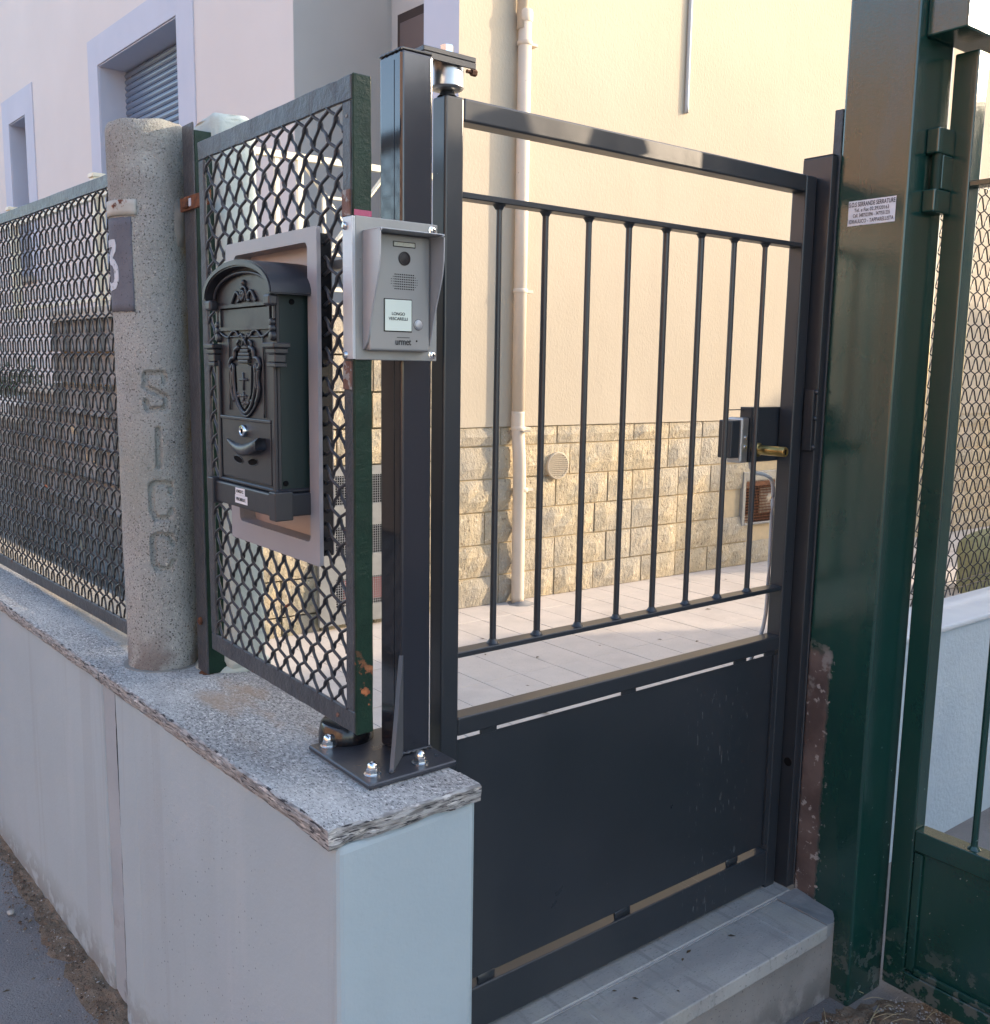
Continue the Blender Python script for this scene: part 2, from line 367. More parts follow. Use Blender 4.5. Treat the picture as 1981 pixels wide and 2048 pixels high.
def tube_vf(pts, r, n=6, ref=Vector((0, 0, 1)), base=0):
    V, F = [], []
    N = len(pts)
    for i, p in enumerate(pts):
        t = (pts[min(i + 1, N - 1)] - pts[max(i - 1, 0)]).normalized()
        a = ref.cross(t)
        if a.length < 1e-4: a = t.orthogonal()
        a.normalize(); b = t.cross(a)
        rr = r[i] if isinstance(r, (list, tuple)) else r
        for k in range(n):
            V.append(p + (a * math.cos(2 * PI * k / n) + b * math.sin(2 * PI * k / n)) * rr)
    for i in range(N - 1):
        for k in range(n):
            F.append((base + i * n + k, base + i * n + (k + 1) % n, base + (i + 1) * n + (k + 1) % n, base + (i + 1) * n + k))
    F.append(tuple(base + k for k in reversed(range(n)))); F.append(tuple(base + (N - 1) * n + k for k in range(n)))
    return V, F

def tube(name, pts, r, m, parent=None, n=8, ref=Vector((0, 0, 1)), **kw):
    V, F = tube_vf([Vector(p) for p in pts], r, n, ref)
    return raw(name, V, F, m, parent, True, **kw)

def smooth_path(pts, k=6):
    pts = [Vector(p) for p in pts]; out = []
    for i in range(len(pts) - 1):
        p0 = pts[max(i - 1, 0)]; p1 = pts[i]; p2 = pts[i + 1]; p3 = pts[min(i + 2, len(pts) - 1)]
        for j in range(k):
            t = j / k
            out.append(.5 * ((2 * p1) + (p2 - p0) * t + (2 * p0 - 5 * p1 + 4 * p2 - p3) * t * t + (3 * p1 - p0 - 3 * p2 + p3) * t ** 3))
    out.append(pts[-1]); return out

def prism(bm, poly, fr, o0, o1, mi=0):
    """poly of (s, z) extruded between offsets o0 and o1 of the frame"""
    A = [bm.verts.new(fr.p(s, o0, z)) for s, z in poly]; B = [bm.verts.new(fr.p(s, o1, z)) for s, z in poly]
    n = len(poly); fs = [bm.faces.new(A), bm.faces.new(list(reversed(B)))]
    for i in range(n): fs.append(bm.faces.new((A[(i + 1) % n], A[i], B[i], B[(i + 1) % n])))
    for f in fs: f.material_index = mi
    bmesh.ops.recalc_face_normals(bm, faces=fs)
    return bm

def text(name, body, size, org, right, up, m, parent=None, align='CENTER', sx=1, thick=.0002, bold=0, spacing=1, **kw):
    cu = bpy.data.curves.new(name, 'FONT'); cu.body = body; cu.size = size
    cu.align_x = align; cu.align_y = 'CENTER'; cu.extrude = thick; cu.offset = bold; cu.space_character = spacing
    t = bpy.data.objects.new('tmp', cu); COL.objects.link(t)
    bpy.context.view_layer.update()
    me = bpy.data.meshes.new_from_object(t.evaluated_get(bpy.context.evaluated_depsgraph_get()))
    bpy.data.objects.remove(t); bpy.data.curves.remove(cu)
    r, u = Vector(right).normalized(), Vector(up).normalized(); nn = r.cross(u)
    M = Matrix((r * sx, u, nn)).transposed().to_4x4(); M.translation = Vector(org)
    me.transform(M)
    me.materials.clear(); me.materials.append(m)
    o = bpy.data.objects.new(name, me); COL.objects.link(o)
    if parent:
        o.parent = parent; o.matrix_parent_inverse = parent.matrix_world.inverted()
    return tag(o, **kw)

def rough_edges(bm, amp, seed=0, sel=None, freq=9):
    for v in bm.verts:
        if sel and not sel(v.co): continue
        d = noise.noise_vector(v.co * freq + Vector((seed, 0, 0))) + .5 * noise.noise_vector(v.co * freq * 3.1)
        v.co += d * amp

def wires(parent, fr, W, H, s0, z0, cell, amp, rad, m, off=0, holes=(), sag=.0028, sub=5, n=5, rnd=None, asp=.93):
    """crimped diagonal wires woven over and under each other; every wire is its own part"""
    rnd = rnd or random.Random(3)
    hw = cell / 2
    ch = cell * asp; q = asp
    k0 = int(-W * q / ch) - 1; k1 = int((W * q + H) / ch) + 2
    for fam in (0, 1):
        for k in range(k0, k1):
            c = k * ch
            # family 0: z = q s + c ; family 1: z = -q s + c
            if fam == 0: sa, sb = max(0, -c / q), min(W, (H - c) / q)
            else: sa, sb = max(0, (c - H) / q), min(W, c / q)
            if sb - sa < .012: continue
            nst = max(2, int((sb - sa) / hw * sub) + 1)
            segs = [[]]
            jx = rnd.uniform(-.0012, .0012)
            for i in range(nst + 1):
                s = sa + (sb - sa) * i / nst
                z = q * s + c if fam == 0 else -q * s + c
                cr = math.cos(2 * PI * s / cell) * (1 if fam == 0 else -1)
                sp = s - sag * math.sin(4 * PI * s / cell) + jx
                if any(h[0] < sp < h[1] and h[2] < z < h[3] for h in holes):
                    if segs[-1]: segs.append([])
                    continue
                segs[-1].append(fr.p(s0 + sp, off + amp * cr, z0 + z))
            for sg in segs:
                if len(sg) < 4: continue
                V, F = tube_vf(sg, rad, n, fr.n); raw('wire', V, F, m, parent, True)

# ------------------------------------------------------------------ ground and paving
def ground_z(x, y):
    t = min(max((x - .66) / 1.45, 0), 1)
    return .055 - .065 * t
def grid_mesh(name, xs, ys, zf, m, kind, label=None, parent=None):
    V = [(x, y, zf(x, y)) for y in ys for x in xs]
    nx = len(xs)
    F = [(j * nx + i, j * nx + i + 1, (j + 1) * nx + i + 1, (j + 1) * nx + i) for j in range(len(ys) - 1) for i in range(nx - 1)]
    return raw(name, V, F, m, parent, True, kind=kind)
xs = [-120, -60, -30, -12, -6, -3, -1.5, 0, .3, .5, .66, .9, 1.2, 1.6, 2.0, 2.3, 3, 5, 9, 20, 60, 120]
ys = [-120, -60, -30, -12, -6, -3, -1.5, 0, .6, 1.0, 1.4, 1.53]
grid_mesh('street', xs, ys, ground_z, asphalt, 'structure')
grid_mesh('street', [-120, -60, -30, -12, -6, -3, -1, 0, .3, .72], [1.53, 1.8, 2.4, 3, 4, 6, 10, 20, 60, 120], ground_z, asphalt, 'structure')

# yard base and paving tiles
bm = bmesh.new(); box(bm, .93, 14, 1.725, 16, .05, .214); box(bm, .9325, 2.4, 1.50, 1.7249, .05, .214)
yard = obj('courtyard_paving', bm, grout, kind='structure')
rnd = random.Random(5)
tile_meshes = []
def tile_mesh(tw, td):
    bm = bmesh.new(); box(bm, -tw / 2, tw / 2, -td / 2, td / 2, -.012, 0, .0015)
    me = bpy.data.meshes.new('tile'); bm.to_mesh(me); bm.free(); me.materials.append(tile_m); return me
TW, TD = .208, .416
tme = tile_mesh(TW - .0028, TD - .0018)
cnt = 0
ntile = 0
extra = bmesh.new()
for j in range(16):
    for i in range(56):
        x = .985 + TW * (i + .5); y = 1.505 + TD * (j + .5)
        if y > 4.35 and x > 1.85: continue
        if x < 2.2 and y < 4 and x < 1.0: continue
        if x > 12: continue
        if x > 2.35 and y < 1.8: continue
        vis = (y < 4.4 and 1.0 < x < 6.2 and x < 2.05 * y + .9 and x > .55 * y + .1) or (x < 1.85 and y > 4.2 and y < 8)
        if vis and ntile < 290:
            o = bpy.data.objects.new('tile', tme); COL.objects.link(o)
            o.location = (x, y, .2215 + rnd.uniform(-.0006, .0006)); o.rotation_euler = (rnd.uniform(-.001, .001), rnd.uniform(-.001, .001), 0)
            o.parent = yard; ntile += 1
        else:
            box(extra, x - TW / 2 + .002, x + TW / 2 - .002, y - TD / 2 + .002, y + TD / 2 - .002, .208, .2215)
obj('far_tiles', extra, tile_m, yard, kind='stuff')

# step in front of the small gate
step = thing('entrance_step', (1.6, 1.3, 0), 'grey stone step with pale grout joints under the small dark metal gate', 'step')
bm = bmesh.new(); box(bm, .94, 2.0695, 1.240, 1.358, -.03, .197); box(bm, .94, 2.0695, 1.3585, 1.52, -.03, .197); obj('riser', bm, step_side, step)
def slab(x0, x1, y0, y1, z0, z1, m=step_m, seed=0):
    bm = bmesh.new(); box(bm, x0, x1, y0, y1, z0, z1, .003, seg=2)
    return obj('slab', bm, m, step)
slab(.945, 1.30, 1.205, 1.352, .198, .235); slab(1.304, 1.868, 1.205, 1.352, .198, .2352)
slab(1.873, 1.985, 1.205, 1.352, .198, .2347)
bm = bmesh.new(); box(bm, .99, 2.05, 1.356, 1.52, .198, .2385, .003); obj('threshold_slab', bm, step_m, step)
bm = bmesh.new(); box(bm, 1.0, 2.0, 1.3515, 1.3565, .197, .236); box(bm, 1.8675, 1.8735, 1.206, 1.352, .197, .2342); box(bm, 1.2995, 1.3045, 1.206, 1.352, .197, .2342); obj('grout_line', bm, mat('step_grout', (.40, .39, .375), (.30, .29, .28), 40, rough=.9), step)
# mortar haunch between slab and green post
bm = bmesh.new()
prof = [(1.9862, 1.2065, .2355), (2.012, 1.209, .229), (2.045, 1.226, .222), (2.0695, 1.246, .224), (2.0695, 1.356, .2365), (1.9862, 1.356, .2365)]
T = [bm.verts.new(p) for p in prof]; Bm = [bm.verts.new((p[0], p[1] + .004, .196)) for p in prof]
bm.faces.new(T); bm.faces.new(list(reversed(Bm)))
for i in range(6): bm.faces.new((T[i], Bm[i], Bm[(i + 1) % 6], T[(i + 1) % 6]))
bmesh.ops.triangulate(bm, faces=bm.faces)
bmesh.ops.recalc_face_normals(bm, faces=bm.faces)
bmesh.ops.subdivide_edges(bm, edges=bm.edges, cuts=3, use_grid_fill=True)
rough_edges(bm, .0022, 2, freq=40)
obj('mortar_haunch', bm, conc_pad, step)

# ------------------------------------------------------------------ street wall
WU = (-.04513, .99898); WNo = (-.99898, -.04513)
FW = Frame((.65, 1.211), WU, WNo)          # front edge line of the coping
wall = thing('street_wall', (.8, 2, 0), 'low pale grey painted street wall with speckled granite coping', 'wall')
# pier part (newer render) with rounded front arris
bm = bmesh.new(); box(bm, 0, .93, -.28, -.013, -.1, .836, .012, FW, 3); 
pier = obj('render_pier', bm, wall_paint, wall)
bm = bmesh.new(); box(bm, .668, .932, 1.2285, 1.2325, -.05, .8365, .001); obj('end_render', bm, wall_paint2, wall, label='rougher greenish grey render facing the small gate')
bm = bmesh.new(); box(bm, .67, .9322, 1.2322, 1.47, -.05, .836, .002); obj('wall_core', bm, wall_paint2, wall)
bm = bmesh.new(); box(bm, .918, 1.02, -.27, -.020, -.1, .835, .004, FW, 2); obj('mortar_strip', bm, wall_seam, wall, label='grey patched mortar strip')
bm = bmesh.new(); box(bm, 1.015, 9, -.28, -.017, -.1, .836, .006, FW, 2); obj('wall_body', bm, wall_paint, wall)
# rounded bead beside the crack
bm = bmesh.new()
for k in range(2): pass
V = []; F = []
ns = 40
for i in range(ns + 1):
    z = .02 + .81 * i / ns
    w = .0035 + .0055 * (1 - i / ns)
    fl = .010 * max(0, 1 - i / 4.0)
    for j in range(9):
        a = j / 8
        s = .925 - .115 * a
        o = -.0135 + w * math.sin(PI * a) ** .7 + fl * math.sin(PI * a) + .0008 * noise.noise(Vector((s * 20, z * 9, 1)))
        V.append(FW.p(s + .004 * noise.noise(Vector((z * 4, 3, 0))), o, z))
for i in range(ns):
    for j in range(8):
        a = i * 9 + j; F.append((a, a + 1, a + 10, a + 9))
raw('render_bead', V, F, wall_paint, wall, True)
pts = [FW.p(.9185 + .003 * noise.noise(Vector((z * 3.1, 0, 0))) + .0015 * noise.noise(Vector((z * 31, 0, 0))), -.0128, z) for z in [.10 + .73 * i / 60 for i in range(61)]]
V, F = tube_vf(pts, [.0011 + .0009 * abs(noise.noise(Vector((i * .35, 5, 0)))) for i in range(61)], 4, Vector((1, 0, 0)))
raw('crack', V, F, dark_in, wall)
# coping slabs with split edges
def coping(s0, s1, seed, endface=False):
    bm = bmesh.new()
    nS = max(4, int((s1 - s0) / .02)); nO = 12
    # vertices on a profile: front edge rough, top flat
    rows = []
    for i in range(nS + 1):
        s = s0 + (s1 - s0) * i / nS
        P = []
        prof = [(-.283, .836), (-.018, .836), (-.004, .8375), (-.001, .846), (0, .856), (-.0015, .8655), (-.006, .8672)] + [(-.04 - .243 * k / 5, .8675) for k in range(6)]
        if endface and s > s1 - .0001: pass
        for q, (o, z) in enumerate(prof):
            v = Vector((s, o, z))
            a = .0030 if q in (2, 3, 4, 5) else (.0018 if q == 6 else .0003)
            nn = noise.noise_vector(Vector((s * 26 + seed, z * 60, q * 2.3)))
            n2 = noise.noise_vector(Vector((s * 80 + seed, z * 120, q)))
            P.append(bm.verts.new(FW.p(s + (nn.x * .002 if 0 < i < nS else 0), o + (nn.y + .5 * n2.y) * a - (.004 * max(0, noise.noise(Vector((s * 7 + seed, 9, 0)))) if q in (1, 2, 3) else 0), z + (nn.z + .4 * n2.z) * a * .4)))
        rows.append(P)
    m = len(rows[0])
    for i in range(nS):
        for j in range(m - 1):
            f = bm.faces.new((rows[i][j], rows[i][j + 1], rows[i + 1][j + 1], rows[i + 1][j]))
            f.material_index = 1 if 1 <= j <= 5 else 0
        bm.faces.new((rows[i][m - 1], rows[i][0], rows[i + 1][0], rows[i + 1][m - 1]))
    bm.faces.new(list(reversed(rows[0]))).material_index = 1; bm.faces.new(rows[-1]).material_index = 1
    bmesh.ops.recalc_face_normals(bm, faces=bm.faces)
    return obj('coping_slab', bm, [granite, granite_edge], wall)
coping(.03, .985, 1.0); coping(.988, 2.35, 7.0); coping(2.354, 3.7, 13.0); coping(3.703, 5.2, 21.0)
# corner slab end: rough edge facing the gate side, running along X
FX = Frame((.65, 1.212), (1, 0), (0, -1))
bm = bmesh.new(); rows = []
for i in range(17):
    s = -.0005 + .2835 * i / 16; P = []
    prof = [(-.06, .8362), (-.018, .8362), (-.003, .8372), (0, .846), (.001, .856), (-.001, .8657), (-.005, .8674), (-.06, .8677)]
    for q, (o, z) in enumerate(prof):
        a = .006 if q in (2, 3, 4, 5) else (.002 if q == 6 else 0)
        nn = noise.noise_vector(Vector((s * 30 + 55, z * 60, q * 2.1)))
        n2 = noise.noise_vector(Vector((s * 95 + 5, z * 120, q)))
        P.append(bm.verts.new(FX.p(s, o + (nn.y + .6 * n2.y) * a, z + (nn.z + .4 * n2.z) * a * .45)))
    rows.append(P)
for i in range(16):
    for j in range(7):
        f = bm.faces.new((rows[i][j], rows[i][j + 1], rows[i + 1][j + 1], rows[i + 1][j])); f.material_index = 1 if 1 <= j <= 5 else 0
bm.faces.new(list(reversed(rows[0]))).material_index = 1; bm.faces.new(rows[-1]).material_index = 1
bmesh.ops.recalc_face_normals(bm, faces=bm.faces)
obj('coping_corner', bm, [granite, granite_edge], wall)

# ------------------------------------------------------------------ house
FX_H = Frame((3.062, 4.247), (.99912, -.04198), (-.04198, -.99912))      # cream side, facing the gate
FW_H = Frame((3.062, 4.247), WU, WNo)                                   # street side
house = thing('house', (6, 8, 0), 'cream rendered house with split stone plinth, roller shutter windows and porch', 'house')
bm = bmesh.new(); box(bm, 0, 11, -.3, 0, 1.225, 8, 0, FX_H); obj('side_wall', bm, plaster_cream, house)
bm = bmesh.new(); box(bm, 0, 11, -.3, -.017, .0, 1.2245, 0, FX_H); obj('plinth_backing', bm, mortar_tan, house)
# street facade with openings (s along street side)
def fw(bm, s0, s1, z0, z1, o0=-.3, o1=0): box(bm, s0, s1, o0, o1, z0, z1, 0, FW_H)
bm = bmesh.new()
fw(bm, .305, .3055, 0, .001)
fw(bm, 1.68, 3.43, 1.9, 8); fw(bm, 3.43, 5.14, 4.14, 8); fw(bm, 5.14, 7.36, 1.9, 8); fw(bm, 7.36, 7.97, 4.115, 8); fw(bm, 7.97, 12, 1.9, 8)
fw(bm, 3.43, 5.14, 1.9, 2.36); fw(bm, 7.36, 7.97, 1.9, 2.40); fw(bm, 3.2, 12, 0, 1.899)
fw(bm, .302, 1.68, 5.6, 8)
obj('street_facade', bm, plaster_shade, house)
bm = bmesh.new(); fw(bm, .0005, .3, 1.225, 8); obj('corner_pilaster', bm, plaster_trim, house)
bm = bmesh.new(); box(bm, 1.683, 1.80, -.75, -.302, 1.8, 8, 0, FW_H); box(bm, .305, 1.80, -.85, -.75, 1.8, 8, 0, FW_H); box(bm, .302, 1.68, -.75, -.302, 5.6, 5.7, 0, FW_H)
obj('porch_wall', bm, plaster_porch, house)
bm = bmesh.new(); box(bm, .30, 1.68, -.75, -.0, 1.78, 1.845, 0, FW_H); obj('porch_floor', bm, slab_stone, house)
bm = bmesh.new(); fw(bm, 1.674, 1.6795, 1.85, 5.6, -.72, -.001)
obj('porch_reveal', bm, plaster_porch, house)
# door of the porch
bm = bmesh.new(); box(bm, .55, 1.59, -.752, -.735, 1.85, 3.86, 0, FW_H); d = obj('door', bm, door_brown, house)
bm = bmesh.new(); box(bm, .62, 1.555, -.7345, -.728, 1.90, 3.80, .003, FW_H); obj('door_panel', bm, door_panel, d)
# windows
def window(s0, s1, z0, z1, b, bt, n):
    bm = bmesh.new()
    box(bm, s0 - b[0], s0, -.01, .012, z0 - .05, z1 + bt, .002, FW_H); box(bm, s1, s1 + b[1], -.01, .012, z0 - .05, z1 + bt, .002, FW_H)
    box(bm, s0, s1, -.01, .012, z1, z1 + bt, .002, FW_H)
    w = obj('window', bm, plaster_trim, house)
    bm = bmesh.new(); box(bm, s0 + .002, s0 + .01, -.30, -.0, z0, z1, 0, FW_H); box(bm, s1 - .01, s1 - .002, -.30, -.0, z0, z1, 0, FW_H); box(bm, s0 + .01, s1 - .01, -.3, 0, z1 - .01, z1 - .002, 0, FW_H)
    obj('reveal', bm, plaster_trim, w)
    bm = bmesh.new(); box(bm, s0 - .06, s1 + .06, -.3, .05, z0 - .055, z0, .004, FW_H); obj('sill', bm, slab_stone, w)
    bm = bmesh.new(); box(bm, s0, s1, -.30, -.285, z0, z1, 0, FW_H); obj('box_shadow_panel', bm, dark_in, w)
    # curved slats of the roller shutter
    for i in range(n):
        za = z0 + (z1 - z0 - .02) * i / n; zb = z0 + (z1 - z0 - .02) * (i + 1) / n - .004
        V = []; F = []
        for k in range(7):
            a = k / 6
            V += [FW_H.p(s0 + .012, -.235 + .012 * math.sin(PI * a), za + (zb - za) * a), FW_H.p(s1 - .012, -.235 + .012 * math.sin(PI * a), za + (zb - za) * a)]
        F = [(2 * k, 2 * k + 1, 2 * k + 3, 2 * k + 2) for k in range(6)]
        raw('shutter_slat', V, F, shutter_mat, w, True)
    return w
window(3.43, 5.14, 2.415, 4.14, (.30, .24), .245, 32)
window(7.36, 7.97, 2.45, 4.115, (.28, .25), .27, 30)

# split stone blocks
def block_mesh(L, Hh, seed, m, depth=.035, rough=.015):
    bm = bmesh.new(); nx, nz = max(2, int(L / .07)), 2 if Hh < .14 else 3
    g = []
    for k in range(nz + 1):
        row = []
        for i in range(nx + 1):
            x = -L / 2 + L * i / nx; z = -Hh / 2 + Hh * k / nz
            edge = i in (0, nx) or k in (0, nz)
            d = 0 if edge else rough * (.5 + noise.noise(Vector((x * 17 + seed * 3.3, z * 17, seed))) * 1.1)
            row.append(bm.verts.new((x, -d + (.0 if not edge else .004), z)))
        g.append(row)
    for k in range(nz):
        for i in range(nx):
            f = bm.faces.new((g[k][i], g[k][i + 1], g[k + 1][i + 1], g[k + 1][i])); f.smooth = False
    loop = g[0] + [r[-1] for r in g[1:]] + list(reversed(g[-1][:-1])) + [r[0] for r in reversed(g[1:-1])]
    back = [bm.verts.new((v.co.x, depth, v.co.z)) for v in loop]
    for i in range(len(loop)):
        j = (i + 1) % len(loop); bm.faces.new((loop[j], loop[i], back[i], back[j]))
    bmesh.ops.recalc_face_normals(bm, faces=bm.faces)
    me = bpy.data.meshes.new('block'); bm.to_mesh(me); bm.free(); me.materials.append(m); return me
BCACHE = {}
def get_block(L, Hh, v, m):
    key = (round(L, 3), round(Hh, 3), v, m.name)
    if key not in BCACHE: BCACHE[key] = block_mesh(L, Hh, v * 7.7 + L * 10, m)
    return BCACHE[key]
def block_wall(parent, fr, s0, s1, courses, m, seed=1, skip=(), cap=300, name='block'):
    rnd = random.Random(seed); n = 0
    ang = math.atan2(fr.u.y, fr.u.x)
    for z0, z1 in courses:
        s = s0 - rnd.choice((0, .1, .2)) * 0
        first = True
        while s < s1 - .02:
            L = rnd.choice((.205, .305, .405, .405, .305)) if not first else rnd.choice((.205, .305, .405))
            first = False
            if s + L > s1 - .1: L = s1 - s
            L = round(L, 3)
            c = s + L / 2
            if not any(a < c < b and lo < (z0 + z1) / 2 < hi for a, b, lo, hi in skip) and n < cap:
                me = get_block(round(L - .009, 3), round(z1 - z0 - .009, 3), rnd.randint(0, 4), m)
                o = bpy.data.objects.new(name, me); COL.objects.link(o)
                o.location = fr.p(c, rnd.uniform(-.003, .003) - .004, (z0 + z1) / 2)
                o.rotation_euler = (0, 0, ang)
                o.parent = parent; o.matrix_parent_inverse = parent.matrix_world.inverted(); n += 1
            s += L
CRS = [(1.118, 1.224), (.935, 1.118), (.752, .935), (.569, .752), (.386, .569), (.22, .386)]
block_wall(house, FX_H, 0.0, 6.6, CRS, block_m, 4, skip=[(2.3, 2.72, .46, .88)])
bm = bmesh.new(); box(bm, 6.6, 11, -.02, -.002, .2, 1.2245, 0, FX_H); obj('plinth_far', bm, mat('pale_far_plinth', (.46, .45, .42), (.38, .37, .345), 7, rough=.95, bump=(50, .8, .006)), house)
# cellar opening with rusty grille
cv = thing('cellar_grille', FX_H.p(2.5, 0, .5), 'rusty wire grille over a cellar opening in the stone plinth', 'grille')
bm = bmesh.new()
for a in ((2.34, 2.37, .5, .87), (2.67, 2.70, .5, .87), (2.37, 2.67, .80, .87), (2.37, 2.67, .5, .515)): box(bm, a[0], a[1], -.02, .012, a[2], a[3], .002, FX_H)
obj('surround', bm, steel_dull, cv)
bm = bmesh.new(); box(bm, 2.37, 2.67, -.02, -.015, .515, .80, 0, FX_H); obj('opening', bm, dark_in, cv)
for i in range(13):
    bm = bmesh.new(); z = .53 + i * .0205; box(bm, 2.37, 2.67, .002, .006, z, z + .006, 0, FX_H); obj('grille_bar', bm, rust_mat, cv)
bm = bmesh.new()
for i in range(20): box(bm, 2.38 + i * .0148, 2.3825 + i * .0148, .006, .008, .515, .80, 0, FX_H)
box(bm, 2.372, 2.668, .0085, .012, .77, .81, 0, FX_H)
obj('grille_wires', bm, rust_mat, cv)
# round vent
rv = thing('round_vent', FX_H.p(.70, 0, 1.0), 'round cream louvred vent on the stone plinth right of the downpipe', 'vent')
c = FX_H.p(.700, .0, .992)
bm = bmesh.new(); lathe(bm, c, [(.078, 0), (.080, .02), (.076, .024), (.070, .024), (.068, .016)], 32, FX_H.n); obj('rim', bm, plaster_cream, rv)
for i in range(12):
    z = .992 - .062 + i * .0113; h = math.sqrt(max(0, .068 ** 2 - (z - .992) ** 2))
    bm = bmesh.new(); box(bm, .70 - h, .70 + h, .014, .024, z - .003, z + .0025, 0, FX_H); obj('louvre', bm, plaster_cream, rv)
# downpipe
dp = thing('downpipe', FX_H.p(.42, .06, .2), 'pinkish cream rainwater downpipe on the sunlit wall', 'pipe')
PX = .385
def ppt(s, o, z): return FX_H.p(s, o, z)
tube('upper_pipe', [ppt(PX - .015, .040, 8), ppt(PX - .015, .040, 3.30)], .030, pipe_mat, dp, 16, Vector((1, 0, 0)))
tube('main_pipe', [ppt(PX, .043, 3.37), ppt(PX, .043, 1.30)], .036, pipe_mat, dp, 18, Vector((1, 0, 0)))
tube('lower_pipe', smooth_path([ppt(PX, .043, 1.31), ppt(PX, .043, 1.22), ppt(PX + .012, .046, 1.05), ppt(PX + .016, .047, .88), ppt(PX + .016, .047, .5), ppt(PX + .018, .047, .225)], 5), .037, pipe_mat, dp, 18, Vector((1, 0, 0)))
for z, s_ in ((3.22, 0), (1.95, 0), (1.205, .002), (.86, .03)):
    bm = bmesh.new(); lathe(bm, ppt(PX + s_, .043, z), [(.038, 0), (.041, .004), (.041, .020), (.038, .024)], 20); box(bm, PX + s_ + .035, PX + s_ + .075, .0, .06, z + .004, z + .018, 0, FX_H); obj('pipe_bracket', bm, pipe_mat, dp)
bm = bmesh.new(); lathe(bm, ppt(PX, .043, 3.335), [(.038, 0), (.041, .01), (.041, .05), (.037, .06)], 20); obj('socket', bm, pipe_mat, dp)
bm = bmesh.new(); lathe(bm, ppt(PX + .03, .062, .219), [(.085, 0), (.070, .006), (.050, .010), (.039, .018)], 18); rough_edges(bm, .006, 3, freq=22); obj('mortar_collar', bm, conc_pad, dp)
# cable stub on the wall
tube('wall_conduit', smooth_path([ppt(1.632, .012, 8), ppt(1.636, .012, 3.6), ppt(1.641, .012, 3.12)], 6), .013, conduit, None, 10, Vector((1, 0, 0)), label='thin grey conduit ending halfway down the cream wall', cat='conduit')
# small bracket sticking out of pipe region
bm = bmesh.new(); box(bm, .375, .43, .0, .10, 1.20, 1.206, 0, FX_H); obj('wall_tab', bm, steel_dull, dp)

# ------------------------------------------------------------------ landing with railing
land = thing('entrance_landing', (2.4, 5, .2), 'raised stone block entrance landing in front of the porch', 'landing')
FL = Frame((1.755, 4.302), WU, WNo)
bm = bmesh.new(); box(bm, .017, 2.25, -1.30, -.017, .1, 1.785, 0, FL); obj('core', bm, mortar_tan, land)
bm = bmesh.new(); box(bm, 2.25, 3.0, -1.30, -.024, .1, 1.33, 0, FL); box(bm, 3.0, 8, -1.30, -.024, .1, 1.10, 0, FL); obj('lower_core', bm, block_shade, land)
FLX = Frame((1.755, 4.302), (.99912, -.04198), (-.04198, -.99912))
LC = [(1.60, 1.785), (1.417, 1.60), (1.234, 1.417), (1.051, 1.234), (.868, 1.051), (.685, .868), (.502, .685), (.319, .502), (.20, .319)]
block_wall(land, FLX, 0, 1.31, LC, block_m, 11)
block_wall(land, FL, 0, 2.25, LC, block_shade, 12, cap=120)
block_wall(land, FL, 2.26, 3.3, [(a, b) for a, b in LC if b < 1.24], block_shade, 13, cap=60)
bm = bmesh.new(); box(bm, -.03, 2.28, -1.3, .035, 1.787, 1.85, .006, FL, 2); obj('top_slab', bm, slab_stone, land)
bm = bmesh.new(); box(bm, 2.285, 3.05, -.3, .03, 1.335, 1.39, .006, FL, 2); box(bm, 3.06, 6, -.3, .03, 1.11, 1.165, .006, FL, 2); obj('parapet_slab', bm, slab_stone, land)
rl = thing('landing_railing', (1.875, 4.30, 1.85), 'cream steel railing with crossed bar panel on the entrance landing', 'railing')
FR = Frame((1.875, 4.310), (.99912, -.04198), (-.04198, -.99912))
FRs = Frame((1.875, 4.310), WU, WNo)
def rbar(fr, s0, s1, z0, z1, t=.014, nm='bar'):
    bm = bmesh.new(); box(bm, s0, s1, -t, t, z0, z1, 0, fr); return obj(nm, bm, rail_cream, rl)
rbar(FR, -.02, .02, 1.85, 2.605, .02, 'corner_post')
bm = bmesh.new(); box(bm, -.03, .03, -.03, .03, 2.605, 2.63, .004, FR); obj('post_cap', bm, rail_cream, rl)
rbar(FR, .02, 1.15, 2.487, 2.517, .016, 'top_rail'); rbar(FR, .02, 1.15, 1.90, 1.92, .012, 'bottom_rail')
for s in (.085, .20, .90, 1.02): rbar(FR, s - .010, s + .010, 1.92, 2.487, .010)
rbar(FR, .30, .328, 1.85, 2.487, .014, 'post'); rbar(FR, .775, .80, 1.85, 2.487, .014, 'post')
cx_, cz_ = .5515, 2.205
for s0, z0, s1, z1 in ((.328, 2.487, cx_, cz_), (.775, 2.487, cx_, cz_), (.328, 1.92, cx_, cz_), (.775, 1.92, cx_, cz_)):
    V, F = tube_vf([FR.p(s0, 0, z0), FR.p(s1, 0, z1)], .011, 4, FR.n); raw('diagonal', V, F, rail_cream, rl)
for a in ((.43, .443, 2.075, 2.335), (.66, .673, 2.075, 2.335), (.443, .66, 2.33, 2.343), (.443, .66, 2.068, 2.081)): rbar(FR, a[0], a[1], a[2], a[3], .009, 'inner_bar')
rbar(FRs, .03, 4.2, 2.487, 2.517, .016, 'top_rail'); rbar(FRs, .03, 4.2, 1.90, 1.92, .012, 'bottom_rail')
for s in (1.76, 3.5):
    rbar(FRs, s - .03, s + .03, 1.85, 2.60, .03, 'post')
    bm = bmesh.new(); box(bm, s - .04, s + .04, -.04, .04, 2.60, 2.625, .004, FRs); obj('post_cap', bm, rail_cream, rl)
for i in range(14):
    s = .13 + i * .12
    if abs(s - 1.76) > .05: rbar(FRs, s - .008, s + .008, 1.92, 2.487, .008)
